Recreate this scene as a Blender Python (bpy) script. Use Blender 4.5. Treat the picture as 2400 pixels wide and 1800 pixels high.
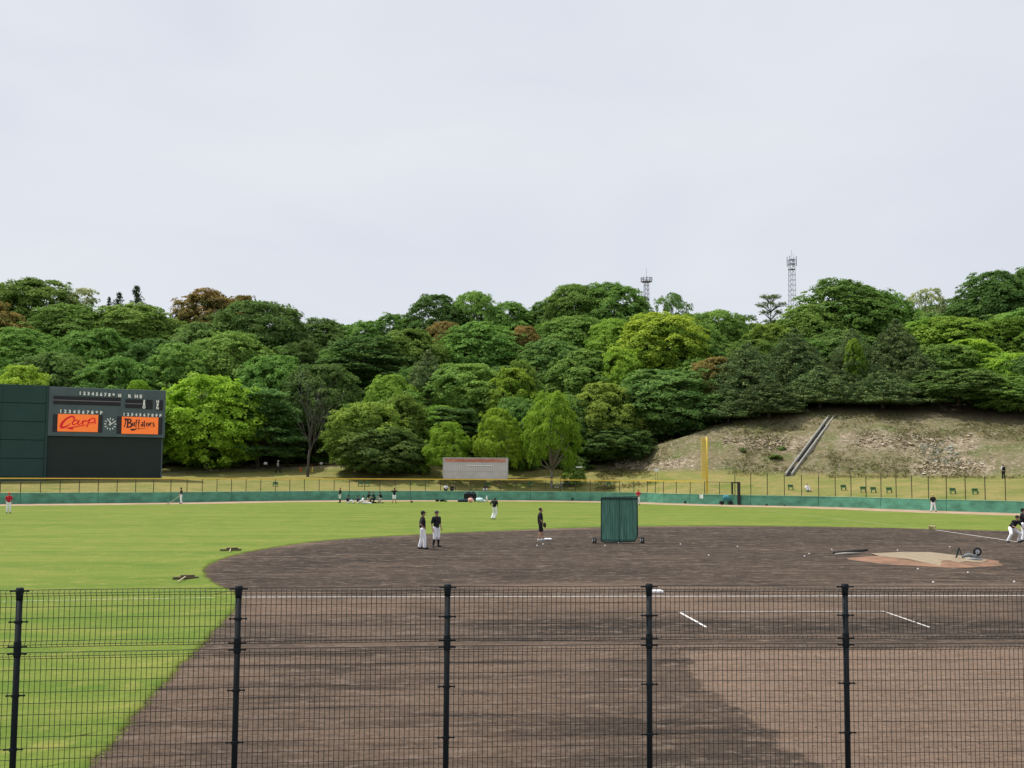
import bpy, bmesh, math, random
import numpy as np
from mathutils import Vector, Matrix, noise
random.seed(7); RNG = np.random.default_rng(7)
for o in list(bpy.data.objects): bpy.data.objects.remove(o)
SC = bpy.context.scene
COL = SC.collection
# ---------------------------------------------------------------- camera (home plate = origin, first-base line = +Y)
FPX = 2574.7; PITCH = 0.08009; CH = 3.729; YAW = 1.48632; CX, CY = -34.816, -33.769; ROLL = 0.006275
FW = Vector((math.cos(YAW), math.sin(YAW), 0)); RT = Vector((math.sin(YAW), -math.cos(YAW), 0)); UP = Vector((0, 0, 1))
CAM = Vector((CX, CY, CH))
fwd = FW*math.cos(PITCH) + UP*math.sin(PITCH); u0 = UP*math.cos(PITCH) - FW*math.sin(PITCH)
rgt = RT*math.cos(ROLL) + u0*math.sin(ROLL); upv = u0*math.cos(ROLL) - RT*math.sin(ROLL)
cd = bpy.data.cameras.new('camera'); cam = bpy.data.objects.new('camera', cd); COL.objects.link(cam)
cam.matrix_world = Matrix(((rgt.x, upv.x, -fwd.x, CX), (rgt.y, upv.y, -fwd.y, CY), (rgt.z, upv.z, -fwd.z, CH), (0, 0, 0, 1)))
cd.sensor_fit = 'HORIZONTAL'; cd.sensor_width = 36; cd.lens = 36*FPX/2400; cd.clip_start = 0.1; cd.clip_end = 6000
SC.camera = cam
# ---------------------------------------------------------------- light
SUN_EL = math.radians(61)
sdir = (-0.93*RT + 0.37*FW).normalized()
sunvec = sdir*math.cos(SUN_EL) + UP*math.sin(SUN_EL)
sl = bpy.data.lights.new('sun', 'SUN'); sl.energy = 4.5; sl.angle = math.radians(0.9); sl.color = (1, 0.955, 0.88)
so = bpy.data.objects.new('sun', sl); COL.objects.link(so); so.rotation_euler = (-sunvec).to_track_quat('-Z', 'Y').to_euler()
W = bpy.data.worlds.new('World'); SC.world = W; W.use_nodes = True
nt = W.node_tree; nt.nodes.clear()
wo = nt.nodes.new('ShaderNodeOutputWorld'); bg = nt.nodes.new('ShaderNodeBackground'); bg.inputs[1].default_value = 0.1
sk = nt.nodes.new('ShaderNodeTexSky'); sk.sky_type = 'NISHITA'; sk.sun_disc = False; sk.sun_elevation = SUN_EL
sk.sun_rotation = math.atan2(sunvec.x, sunvec.y); sk.dust_density = 3
tc = nt.nodes.new('ShaderNodeTexCoord'); mp = nt.nodes.new('ShaderNodeMapping'); mp.inputs['Scale'].default_value = (1, 1, 2.6)
n1 = nt.nodes.new('ShaderNodeTexNoise'); n1.inputs['Scale'].default_value = 2.3; n1.inputs['Detail'].default_value = 4; n1.inputs['Distortion'].default_value = .4
rp = nt.nodes.new('ShaderNodeValToRGB'); rp.color_ramp.elements[0].position = .32; rp.color_ramp.elements[1].position = .72
rp.color_ramp.elements[0].color = (7.05, 7.45, 8.3, 1); rp.color_ramp.elements[1].color = (8.15, 8.5, 9.0, 1)
mx = nt.nodes.new('ShaderNodeMix'); mx.data_type = 'RGBA'; mx.inputs[0].default_value = .96
L = nt.links.new
L(tc.outputs['Generated'], mp.inputs[0]); L(mp.outputs[0], n1.inputs[0]); L(n1.outputs[0], rp.inputs[0])
L(sk.outputs[0], mx.inputs[6]); L(rp.outputs[0], mx.inputs[7]); L(mx.outputs[2], bg.inputs[0]); L(bg.outputs[0], wo.inputs[0])
SC.view_settings.view_transform = 'Standard'; SC.view_settings.look = 'None'; SC.view_settings.exposure = 0; SC.view_settings.gamma = 1
SC.render.engine = 'CYCLES'
# ---------------------------------------------------------------- picture-to-place helpers (coordinates measured on a 2212 px wide view)
S = 2400/2212
def ray(px, py):
    X = px*S-1200; Y = py*S-900; c, s = math.cos(ROLL), math.sin(ROLL)
    x = X*c+Y*s; y = -X*s+Y*c
    return (math.cos(PITCH)+y/FPX*math.sin(PITCH), math.sin(PITCH)-y/FPX*math.cos(PITCH), x/FPX)
def G(px, py, z=0.0):
    a, b, c = ray(px, py); t = (z-CH)/b
    return CAM + FW*(a*t) + RT*(c*t) + UP*(b*t)
def D(px, py, F):
    a, b, c = ray(px, py); t = F/a
    return CAM + FW*F + RT*(c*t) + UP*(b*t)
def WP(F, R, z=0): return Vector((CX, CY, 0)) + FW*F + RT*R + UP*z
def col_of(v):
    d = v-CAM; F = d.dot(FW); return (1200+FPX*d.dot(RT)/F)/S, F
# ---------------------------------------------------------------- material helpers
def lin(r, g, b): return tuple(((c/255)/12.92 if c/255 <= .04045 else ((c/255+.055)/1.055)**2.4) for c in (r, g, b))
MATS = {}
def mat(name, col, rough=.8, var=.12, scale=3., metal=0., spec=.3, bump=0., stretch=(1, 1, 1), coord='Object'):
    if name in MATS: return MATS[name]
    m = bpy.data.materials.new(name); m.use_nodes = True; t = m.node_tree; b = t.nodes['Principled BSDF']
    b.inputs['Roughness'].default_value = rough; b.inputs['Metallic'].default_value = metal; b.inputs['Specular IOR Level'].default_value = spec
    c = t.nodes.new('ShaderNodeTexCoord'); mp = t.nodes.new('ShaderNodeMapping'); mp.inputs['Scale'].default_value = stretch
    n = t.nodes.new('ShaderNodeTexNoise'); n.inputs['Scale'].default_value = scale; n.inputs['Detail'].default_value = 5
    r = t.nodes.new('ShaderNodeMapRange'); r.inputs[1].default_value = .3; r.inputs[2].default_value = .7; r.inputs[3].default_value = 1-var; r.inputs[4].default_value = 1+var
    v = t.nodes.new('ShaderNodeMix'); v.data_type = 'RGBA'; v.blend_type = 'MULTIPLY'; v.inputs[0].default_value = 1; v.inputs[6].default_value = (*col, 1)
    l = t.links.new
    l(c.outputs[coord], mp.inputs[0]); l(mp.outputs[0], n.inputs[0]); l(n.outputs[0], r.inputs[0]); l(r.outputs[0], v.inputs[7]); l(v.outputs[2], b.inputs['Base Color'])
    if bump:
        bp = t.nodes.new('ShaderNodeBump'); bp.inputs['Strength'].default_value = bump; bp.inputs['Distance'].default_value = .05
        l(n.outputs[0], bp.inputs['Height']); l(bp.outputs[0], b.inputs['Normal'])
    MATS[name] = m; return m
class NT:
    """small helper for building ground shaders"""
    def __init__(s, name, rough=.95, spec=.1):
        s.m = bpy.data.materials.new(name); s.m.use_nodes = True; s.t = s.m.node_tree; s.b = s.t.nodes['Principled BSDF']
        s.b.inputs['Roughness'].default_value = rough; s.b.inputs['Specular IOR Level'].default_value = spec
        s.c = s.t.nodes.new('ShaderNodeTexCoord'); MATS[name] = s.m
    def noise(s, scale, stretch=(1, 1, 1), rot=0, detail=5, dist=0, rough=.55, loc=(0, 0, 0)):
        mp = s.t.nodes.new('ShaderNodeMapping'); mp.inputs['Scale'].default_value = stretch; mp.inputs['Rotation'].default_value = (0, 0, rot); mp.inputs['Location'].default_value = loc
        n = s.t.nodes.new('ShaderNodeTexNoise'); n.inputs['Scale'].default_value = scale; n.inputs['Detail'].default_value = detail; n.inputs['Distortion'].default_value = dist; n.inputs['Roughness'].default_value = rough
        s.t.links.new(s.c.outputs['Object'], mp.inputs[0]); s.t.links.new(mp.outputs[0], n.inputs[0]); return n.outputs[0]
    def ramp(s, v, a, b, ca=0., cb=1.):
        r = s.t.nodes.new('ShaderNodeMapRange'); r.interpolation_type = 'SMOOTHSTEP'
        for i, x in enumerate((a, b, ca, cb)): r.inputs[i+1].default_value = x
        s.t.links.new(v, r.inputs[0]); return r.outputs[0]
    def mix(s, f, a, b, mode='MIX'):
        x = s.t.nodes.new('ShaderNodeMix'); x.data_type = 'RGBA'; x.blend_type = mode
        for i, v in ((0, f), (6, a), (7, b)):
            if isinstance(v, (int, float)): x.inputs[i].default_value = v
            elif isinstance(v, tuple): x.inputs[i].default_value = (*v, 1)
            else: s.t.links.new(v, x.inputs[i])
        return x.outputs[2]
    def math(s, op, a, b):
        x = s.t.nodes.new('ShaderNodeMath'); x.operation = op
        for i, v in ((0, a), (1, b)):
            if isinstance(v, (int, float)): x.inputs[i].default_value = v
            else: s.t.links.new(v, x.inputs[i])
        return x.outputs[0]
    def attr(s, name):
        a = s.t.nodes.new('ShaderNodeAttribute'); a.attribute_name = name; return a.outputs['Fac']
    def out(s, col, h=None, strength=.4, dist=.05):
        s.t.links.new(col, s.b.inputs['Base Color'])
        if h is not None:
            bp = s.t.nodes.new('ShaderNodeBump'); bp.inputs['Strength'].default_value = strength; bp.inputs['Distance'].default_value = dist
            s.t.links.new(h, bp.inputs['Height']); s.t.links.new(bp.outputs[0], s.b.inputs['Normal'])
        return s.m
# ---------------------------------------------------------------- object helpers
def tag(o, label=None, cat=None, group=None, kind=None):
    if label: o['label'] = label
    if cat: o['category'] = cat
    if group: o['group'] = group
    if kind: o['kind'] = kind
    return o
def empty(name, loc, rz=0, label=None, cat=None, group=None):
    o = bpy.data.objects.new(name, None); COL.objects.link(o); o.location = loc; o.rotation_euler = (0, 0, rz); o.empty_display_size = .2
    return tag(o, label, cat, group)
def obj(name, me, m=None, parent=None, loc=None):
    o = bpy.data.objects.new(name, me); COL.objects.link(o)
    if m is not None and not me.materials: me.materials.append(m)
    if parent is not None: o.parent = parent
    if loc is not None: o.location = loc
    return o
def pyd(name, v, f, smooth=False):
    me = bpy.data.meshes.new(name); me.from_pydata([tuple(a) for a in v], [], f); me.update()
    if smooth:
        for p in me.polygons: p.use_smooth = True
    return me
class MB:
    """collects boxes, tubes, lathes into one mesh"""
    def __init__(s): s.v = []; s.f = []
    def add(s, v, f):
        n = len(s.v); s.v += [tuple(a) for a in v]; s.f += [tuple(i+n for i in q) for q in f]; return s
    def box(s, lo, hi, bev=0):
        (a, b, c), (d, e, g) = lo, hi
        if bev:
            bv = []; k = bev
            # chamfered box: three nested rectangles
            for z, i in ((c, k), (c+k, 0), (g-k, 0), (g, k)):
                bv += [(a+i, b+k if not i else b+i, z), (d-i, b+i, z), (d-i, e-i, z), (a+i, e-i, z)]
            bv[4] = (a, b, c+k); bv[8] = (a, b, g-k)
            f = [(3, 2, 1, 0), (12, 13, 14, 15)]
            for r in range(3):
                for q in range(4): f.append((r*4+q, r*4+(q+1) % 4, r*4+4+(q+1) % 4, r*4+4+q))
            return s.add(bv, f)
        v = [(a, b, c), (d, b, c), (d, e, c), (a, e, c), (a, b, g), (d, b, g), (d, e, g), (a, e, g)]
        return s.add(v, [(3, 2, 1, 0), (4, 5, 6, 7), (0, 1, 5, 4), (1, 2, 6, 5), (2, 3, 7, 6), (3, 0, 4, 7)])
    def tube(s, pts, r, n=6, cap=True):
        pts = [Vector(p) for p in pts]; rr = r if isinstance(r, (list, tuple)) else [r]*len(pts)
        v = []; f = []; prev = None
        for i, p in enumerate(pts):
            t = (pts[min(i+1, len(pts)-1)]-pts[max(i-1, 0)]).normalized()
            if prev is None:
                a = Vector((0, 0, 1)) if abs(t.z) < .9 else Vector((1, 0, 0)); x = t.cross(a).normalized()
            else: x = (prev-t*prev.dot(t)).normalized()
            prev = x; y = t.cross(x)
            for k in range(n):
                an = 2*math.pi*k/n; v.append(p+(x*math.cos(an)+y*math.sin(an))*rr[i])
        for i in range(len(pts)-1):
            for k in range(n): f.append((i*n+k, i*n+(k+1) % n, i*n+n+(k+1) % n, i*n+n+k))
        if cap: f.append(tuple(range(n-1, -1, -1))); f.append(tuple((len(pts)-1)*n+k for k in range(n)))
        return s.add(v, f)
    def lathe(s, prof, n=14, c=(0, 0, 0), axis='Z'):
        v = []; f = []
        for r, h in prof:
            for k in range(n):
                an = 2*math.pi*k/n; a, b = r*math.cos(an), r*math.sin(an)
                q = (a, b, h) if axis == 'Z' else ((h, a, b) if axis == 'X' else (a, h, b))
                v.append((q[0]+c[0], q[1]+c[1], q[2]+c[2]))
        for i in range(len(prof)-1):
            for k in range(n): f.append((i*n+k, i*n+(k+1) % n, i*n+n+(k+1) % n, i*n+n+k))
        f.append(tuple(range(n-1, -1, -1))); f.append(tuple((len(prof)-1)*n+k for k in range(n)))
        return s.add(v, f)
    def build(s, name, m, parent=None, smooth=False, loc=None):
        return obj(name, pyd(name, s.v, s.f, smooth), m, parent, loc)
def text_mesh(txt, size, extr=.01, bold=0.0, sx=1.0):
    c = bpy.data.curves.new('lettering', 'FONT'); c.body = txt; c.size = size; c.extrude = extr; c.offset = bold; c.align_x = 'CENTER'; c.align_y = 'CENTER'; c.resolution_u = 3
    o = bpy.data.objects.new('lettering', c); COL.objects.link(o)
    dg = bpy.context.evaluated_depsgraph_get(); me = bpy.data.meshes.new_from_object(o.evaluated_get(dg)); bpy.data.objects.remove(o)
    for v in me.vertices: v.co.x *= sx
    # stand the letters up: text plane XY -> XZ, facing -Y
    for v in me.vertices: x, y, z = v.co; v.co = (x, -z, y)
    return me
def interp(x, xs, ys): return float(np.interp(x, xs, ys))
def crom(pts, n=8, closed=False):
    out = []; m = len(pts)
    for i in range(m if closed else m-1):
        g = lambda k: pts[k % m] if closed else pts[max(0, min(m-1, k))]
        a, b, c, d = g(i-1), g(i), g(i+1), g(i+2)
        for j in range(n):
            t = j/n; out.append(tuple(.5*((2*b[q])+(-a[q]+c[q])*t+(2*a[q]-5*b[q]+4*c[q]-d[q])*t*t+(-a[q]+3*b[q]-3*c[q]+d[q])*t**3) for q in range(len(a))))
    if not closed: out.append(tuple(pts[-1]))
    return out

# ================================================================ SETTING: ground
# wall line, by picture column -> forward distance
WX = [-900, -400, 0, 200, 368, 553, 740, 1000, 1200, 1382, 1438, 1600, 1800, 2010, 2212, 2500, 2900]
WB = []
_wb = {0: 1089.2, 200: 1087.2, 368: 1085.7, 553: 1082.6, 740: 1080.6, 1000: 1080.4, 1200: 1081.4, 1382: 1084.3, 1438: 1086.8, 1600: 1091, 1800: 1095.4, 2010: 1103.0, 2212: 1109.2}
wallpts = [G(x, y) for x, y in sorted(_wb.items())]
dL = (wallpts[0]-wallpts[1]).normalized(); dR = (wallpts[-1]-wallpts[-2]).normalized()
# continue beyond the frame
lft = [wallpts[0]+Vector((dL.x*8-0, dL.y*8, 0))]; v = dL.copy()
for i in range(6):
    v = Matrix.Rotation(math.radians(6), 3, 'Z') @ v; lft.append(lft[-1]+v*9)
rt_ = [wallpts[-1]+dR*10*(i+1) for i in range(6)]
wallpath = lft[::-1]+wallpts+rt_
wallpath = [Vector((p[0], p[1], 0)) for p in crom([(p.x, p.y) for p in wallpath], 10)]
_wc = sorted(col_of(p) for p in wallpath if (p-CAM).dot(FW) > 20)
WCX = [c[0] for c in _wc]; WCF = [c[1] for c in _wc]
def wallF(px): return interp(px, WCX, WCF)

# terrain beyond the wall, columns in 2212-px units
CXs =   [-1500, -600,   0,  330,  420,  650,  880, 1000, 1200, 1280, 1400, 1480, 1540, 1650, 1800, 2000, 2212, 2700, 3400]
BANKF = [ 178,   172,  160, 160,  165,  170,  160,  156,  152,  150,  149,  149,  149,  147,  144,  140,  136,  130, 125]   # end of grass bank
BANKY = [1021,  1020, 1018, 1018, 1014, 1006, 1010, 1017, 1014, 1015, 1018, 1021, 1022, 1026, 1028, 1030, 1031, 1032, 1032]
SLF =   [ 182,   178,  168, 168,  171,  176,  166,  163,  160,  156,  158,  161,  163,  164,  162,  158,  154,  146, 140]
SLY =   [1010,  1008, 1005, 1005, 1004, 1000, 1000,  1003, 1003, 1001,  968,  944,  925,  910,  898,  912,  932,  935, 940]
SKX = [-1500, -400, 0, 50, 200, 300, 370, 450, 530, 600, 700, 800, 870, 950, 1020, 1100, 1180, 1240, 1330, 1400, 1440, 1500, 1560, 1640, 1700, 1780, 1820, 1880, 1950, 2000, 2060, 2130, 2212, 2500, 3400]
SKY = [ 640,  620, 640, 612, 630, 655, 680, 645, 640, 670, 700, 700, 682, 648, 640, 660, 655, 622, 618, 645, 640, 668, 682, 685, 665, 618, 612, 630, 650, 640, 640, 600, 580, 560, 600]
RIDGEF = 240
def zat(px, py, F): return D(px, py, F).z
def tz(px, F):
    w = wallF(px)+.25; bF = max(interp(px, CXs, BANKF), w+14); sF = max(interp(px, CXs, SLF), bF+8)
    bz = zat(px, interp(px, CXs, BANKY), bF); sz = zat(px, interp(px, CXs, SLY), sF)
    kx = [px+d for d in (-150, -75, 0, 75, 150)]
    rz = sum(zat(px, interp(k, SKX, SKY), RIDGEF) for k in kx)/5-12.5
    rz = max(rz, sz+3)
    if F <= w: return 0
    if F < bF:
        t = (F-w)/(bF-w); return .55+(bz-.55)*t
    if F < sF: 
        t = (F-bF)/(sF-bF); return bz+(sz-bz)*(t*.85+.15*math.sin(t*math.pi/2))
    if F < RIDGEF:
        t = (F-sF)/(RIDGEF-sF); dip = 4.5*max(0, 1-abs(px-1420)/190)**.7*max(0, math.sin(min(1, (F-sF)/30)*math.pi)) if F > sF+.01 else 0
        return -dip+sz+(rz-sz)*(t**.85 if sz > 8 else t**.75)
    return rz-(F-RIDGEF)*.12
def surf(px, F):
    """point on the terrain under picture column px at forward distance F"""
    z = tz(px, F); R = (px*S-1200)/FPX*F
    return WP(F, R, z)
# -- base ground
g = NT('earth_far'); base = g.mix(g.ramp(g.noise(.05), .35, .65), (.07, .09, .03), (.10, .085, .05)); g.out(base)
c0 = WP(400, 0, -.03)
ground = obj('ground', pyd('ground', [(c0.x-3000, c0.y-3000, -.03), (c0.x+3000, c0.y-3000, -.03), (c0.x+3000, c0.y+3000, -.03), (c0.x-3000, c0.y+3000, -.03)], [(0, 1, 2, 3)]), g.m)
tag(ground, kind='structure')
# -- turf
t = NT('turf', .9, .12)
big = t.ramp(t.noise(.035, (1, 1, 1), detail=4, dist=1), .38, .62); mid = t.ramp(t.noise(.35, (1, 2.2, 1), rot=.3, detail=5), .35, .68)
fine = t.noise(9, detail=8, rough=.75); mow = t.ramp(t.noise(.12, (.35, 3, 1), rot=-1.05, detail=3), .4, .6)
cA = t.mix(big, (.108, .165, .026), (.142, .190, .036)); cB = t.mix(mid, cA, (.205, .215, .052)); cB = t.mix(.4, cB, t.mix(mow, (.090, .165, .022), (.175, .22, .045)))
cC = t.mix(t.ramp(t.noise(.9, detail=6, rough=.7), .5, .75), cB, (.27, .25, .075))
cD = t.mix(t.ramp(fine, .25, .75), t.mix(1., cC, (.62, .72, .5), 'MULTIPLY'), t.mix(1., cC, (1.2, 1.2, 1.05), 'MULTIPLY'))
turf_m = t.out(cD, t.noise(14, detail=8, rough=.8), .5, .06)
def fan(name, pts, z, m, kind='structure'):
    bm = bmesh.new(); vs = [bm.verts.new((p[0], p[1], z)) for p in pts]; bm.faces.new(vs)
    bmesh.ops.triangulate(bm, faces=bm.faces[:]); bmesh.ops.recalc_face_normals(bm, faces=bm.faces[:])
    me = bpy.data.meshes.new(name); bm.to_mesh(me); bm.free()
    if me.polygons[0].normal.z < 0: me.flip_normals()
    o = obj(name, me, m); tag(o, kind=kind); return o
inner = wallpath
fieldpoly = [(p.x, p.y) for p in inner]+[tuple(WP(-5, 75)[:2]), tuple(WP(-5, -90)[:2])]
fan('outfield_grass', fieldpoly, 0.0, turf_m)
# -- warning track along the wall
t = NT('track_clay'); tr = t.mix(t.ramp(t.noise(.5, detail=6), .35, .65), (.36, .25, .165), (.46, .34, .24)); t.out(t.mix(t.ramp(t.noise(12), .3, .7), t.mix(1., tr, (.8, .8, .8), 'MULTIPLY'), tr), t.noise(20), .3)
N2 = len(wallpath); v = []; f = []
for i, p in enumerate(wallpath):
    a = wallpath[max(0, i-1)]; b = wallpath[min(N2-1, i+1)]; tn = (b-a).normalized(); nn = Vector((tn.y, -tn.x, 0))
    if nn.dot(Vector((CX, CY, 0))+FW*60-p) < 0: nn = -nn
    wdt = 6.5+1.1*noise.noise(p*.12)+.5*noise.noise(p*.6)
    v += [p-nn*.05+UP*.004, p+nn*wdt+UP*.004]
for i in range(N2-1): f.append((2*i, 2*i+2, 2*i+3, 2*i+1))
tag(obj('warning_track', pyd('warning_track', v, f), t.m), kind='structure')
# -- infield dirt
t = NT('infield_dirt', .95, .12)
wet = t.noise(.09, (1, 1.9, 1), rot=.1, detail=5, dist=.6); drag = t.noise(.55, (.32, 2.4, 1), rot=.06, detail=5, dist=.8)
drag2 = t.noise(1.6, (.3, 2, 1), rot=-.25, detail=5, dist=1.2, loc=(5, 3, 0)); gr = t.noise(7, detail=9, rough=.8); gr2 = t.noise(2.2, (.8, 1.6, 1), detail=8, rough=.75, dist=.5)
dry = (.226, .163, .120); damp_dark = (.110, .084, .065); dark = (.037, .031, .026)
a1 = t.mix(t.ramp(wet, .38, .62), damp_dark, dry)
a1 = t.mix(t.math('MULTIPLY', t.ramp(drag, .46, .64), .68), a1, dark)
a1 = t.mix(t.math('MULTIPLY', t.ramp(drag2, .55, .70), .5), a1, damp_dark)
a1 = t.mix(t.math('MULTIPLY', t.math('MULTIPLY', t.attr('damp_dark'), .98), t.ramp(t.noise(.75, (.30, 2.2, 1), rot=.12, detail=6, rough=.62, dist=.9, loc=(2, 7, 0)), .62, .50, .30, 1.)), a1, t.mix(t.ramp(t.noise(.8, (.5, 1.6, 1)), .35, .65), dark, t.mix(.4, damp_dark, dark)))
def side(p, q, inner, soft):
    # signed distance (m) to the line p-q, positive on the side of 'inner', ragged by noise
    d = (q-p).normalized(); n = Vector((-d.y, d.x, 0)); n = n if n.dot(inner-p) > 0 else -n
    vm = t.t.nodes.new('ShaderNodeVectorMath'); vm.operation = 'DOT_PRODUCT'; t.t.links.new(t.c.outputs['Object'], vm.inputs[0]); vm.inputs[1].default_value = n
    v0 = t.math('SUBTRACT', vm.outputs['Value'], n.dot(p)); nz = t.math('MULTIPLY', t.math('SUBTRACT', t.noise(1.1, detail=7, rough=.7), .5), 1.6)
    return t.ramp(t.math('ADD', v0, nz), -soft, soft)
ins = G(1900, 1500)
pale_mask = t.math('MULTIPLY', t.math('MULTIPLY', side(G(1484, 1400), G(1500, 1470), ins, .10), side(G(1496, 1462), G(1860, 1720), ins, .13)), side(G(1500, 1408), G(2100, 1400), ins, .35))  # mask of the paler dirt right of the diagonal edge
a1 = t.mix(t.math('MULTIPLY', pale_mask, .9), a1, t.mix(t.ramp(drag2, .35, .65), (.360, .255, .185), (.290, .205, .148)))
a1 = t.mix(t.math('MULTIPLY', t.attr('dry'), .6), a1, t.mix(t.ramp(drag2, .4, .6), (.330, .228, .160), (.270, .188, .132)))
a1 = t.mix(t.ramp(gr, .3, .72), t.mix(1., a1, (.62, .60, .60), 'MULTIPLY'), t.mix(1., a1, (1.34, 1.33, 1.32), 'MULTIPLY'))
gr3 = t.noise(17, detail=6, rough=.8, loc=(3, 3, 3)); a1 = t.mix(t.math('MULTIPLY', t.ramp(gr3, .55, .68), .6), a1, (.33, .25, .19)); a1 = t.mix(t.math('MULTIPLY', t.ramp(gr3, .42, .33), .55), a1, (.05, .038, .032))
a1 = t.mix(t.math('MULTIPLY', t.ramp(gr2, .52, .62), .75), a1, (.30, .225, .175))
a1 = t.mix(t.math('MULTIPLY', t.ramp(t.noise(3.1, (.5, 2.2, 1), detail=7, rough=.8, loc=(9, 1, 2)), .57, .66), .6), a1, (.06, .046, .040))
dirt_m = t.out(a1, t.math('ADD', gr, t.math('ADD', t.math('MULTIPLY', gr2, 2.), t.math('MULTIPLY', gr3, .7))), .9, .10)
edge = [(-260, 2140), (-60, 1900), (80, 1775), (190, 1659), (300, 1530), (400, 1425), (450, 1372), (500, 1320), (512, 1297), (500, 1279), (462, 1262), (438, 1240), (450, 1220), (500, 1201), (560, 1188), (650, 1174), (740, 1165), (920, 1154), (1100, 1146), (1250, 1140), (1400, 1137), (1550, 1136), (1700, 1137), (1850, 1139), (2014, 1143), (2212, 1148), (2500, 1158)]
ep = crom([tuple(G(x, y))[:2] for x, y in edge], 30)
ep = [(x+.07*noise.noise(Vector((x*1.3, y*1.3, 0)))+.05*noise.noise(Vector((x*5, y*5, 0))), y+.12*noise.noise(Vector((x*1.3, y*1.3, 7)))+.05*noise.noise(Vector((x*5, y*5, 7)))) for x, y in ep]
poly = [(p[0], p[1]) for p in ep]+[tuple(WP(60, 70)[:2]), tuple(WP(-4, 60)[:2]), tuple(WP(-4, -8)[:2])]
# grid clipped to the outline so that damp, darker and dry patches can be stored on it
def inside(x, y, P):
    c = False; j = len(P)-1
    for i in range(len(P)):
        xi, yi = P[i]; xj, yj = P[j]
        if (yi > y) != (yj > y) and x < (xj-xi)*(y-yi)/(yj-yi)+xi: c = not c
        j = i
    return c
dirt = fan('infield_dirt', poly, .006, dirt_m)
bm = bmesh.new(); bm.from_mesh(dirt.data)
lp_v = []; lp_f = []
for i, (x, y) in enumerate(ep):
    a = Vector((*ep[max(0, i-1)], 0)); b = Vector((*ep[min(len(ep)-1, i+1)], 0)); tn = (b-a).normalized(); nn = Vector((-tn.y, tn.x, 0)); p = Vector((x, y, 0)); w_ = 1+.3*noise.noise(p*2.3)
    if inside(x+nn.x*.3, y+nn.y*.3, poly): nn = -nn
    for o_, z in ((-.02, .004), (.0, .022), (.05, .045), (.16, .05), (.7, .001)): lp_v.append(p+nn*o_*w_+UP*z*(w_ if z > .01 else 1))
for i in range(len(ep)-1):
    for k in range(4): lp_f.append((i*5+k, i*5+5+k, i*5+6+k, i*5+1+k))
tag(obj('turf_lip', pyd('turf_lip', lp_v, lp_f, True), turf_m), kind='structure')
xs = [p[0] for p in poly]; ys = [p[1] for p in poly]
for ax, lo, hi in ((0, min(xs), max(xs)), (1, min(ys), max(ys))):
    k = lo+.7
    while k < hi:
        co = (k, 0, 0) if ax == 0 else (0, k, 0); no = (1, 0, 0) if ax == 0 else (0, 1, 0)
        bmesh.ops.bisect_plane(bm, geom=bm.verts[:]+bm.edges[:]+bm.faces[:], plane_co=co, plane_no=no); k += .7
bm.to_mesh(dirt.data); bm.free()
DAMP_DARK = [([(438, 1240), (520, 1202), (740, 1167), (1100, 1148), (1400, 1139), (1900, 1141), (2500, 1156), (2600, 1290), (2212, 1262), (1500, 1262), (900, 1258), (600, 1268), (505, 1277)], .80),
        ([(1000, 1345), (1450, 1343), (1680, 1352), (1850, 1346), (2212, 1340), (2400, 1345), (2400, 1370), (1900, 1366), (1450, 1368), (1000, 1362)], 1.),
        ([(1380, 1408), (1470, 1405), (1475, 1428), (1590, 1436), (1500, 1450), (1480, 1475), (1560, 1510), (1640, 1600), (1750, 1680), (1300, 1700), (1200, 1560), (1290, 1440)], .42),  # only a darker patch of dirt, left of the diagonal edge
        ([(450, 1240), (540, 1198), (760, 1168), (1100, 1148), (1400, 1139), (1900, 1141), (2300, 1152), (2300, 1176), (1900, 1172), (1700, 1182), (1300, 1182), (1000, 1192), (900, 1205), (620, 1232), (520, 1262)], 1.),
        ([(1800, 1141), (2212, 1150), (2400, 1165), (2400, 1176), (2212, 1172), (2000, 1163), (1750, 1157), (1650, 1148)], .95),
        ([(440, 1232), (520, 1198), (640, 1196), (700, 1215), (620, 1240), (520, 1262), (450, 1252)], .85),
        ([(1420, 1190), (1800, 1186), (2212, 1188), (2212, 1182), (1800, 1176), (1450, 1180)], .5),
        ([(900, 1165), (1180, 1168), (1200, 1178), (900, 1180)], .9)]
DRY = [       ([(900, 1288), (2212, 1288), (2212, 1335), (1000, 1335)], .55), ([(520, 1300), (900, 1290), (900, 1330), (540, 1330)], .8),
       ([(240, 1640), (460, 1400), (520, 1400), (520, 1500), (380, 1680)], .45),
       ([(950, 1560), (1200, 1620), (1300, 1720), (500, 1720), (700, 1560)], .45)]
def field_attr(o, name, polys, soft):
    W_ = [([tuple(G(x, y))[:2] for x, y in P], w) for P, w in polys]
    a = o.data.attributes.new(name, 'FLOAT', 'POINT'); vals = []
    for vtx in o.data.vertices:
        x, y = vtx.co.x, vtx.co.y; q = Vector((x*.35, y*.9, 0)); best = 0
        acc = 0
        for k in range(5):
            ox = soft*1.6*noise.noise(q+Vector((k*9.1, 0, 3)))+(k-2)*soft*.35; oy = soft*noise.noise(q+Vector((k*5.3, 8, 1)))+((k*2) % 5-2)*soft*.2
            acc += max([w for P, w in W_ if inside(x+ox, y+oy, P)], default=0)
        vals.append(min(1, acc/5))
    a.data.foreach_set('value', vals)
field_attr(dirt, 'damp_dark', DAMP_DARK, .55); field_attr(dirt, 'dry', DRY, .16)
# -- short grass blades on the near turf and along its edge
r = random.Random(12); bl_ = []
for k in range(14000):
    i = r.randrange(60, len(ep)-1); x, y = ep[i]
    if (Vector((x, y, 0))-CAM).length > 60: continue
    bl_.append((x+r.gauss(0, .06), y+r.gauss(0, .06), .012))
TURF_BLADES = np.array(bl_)
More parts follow.
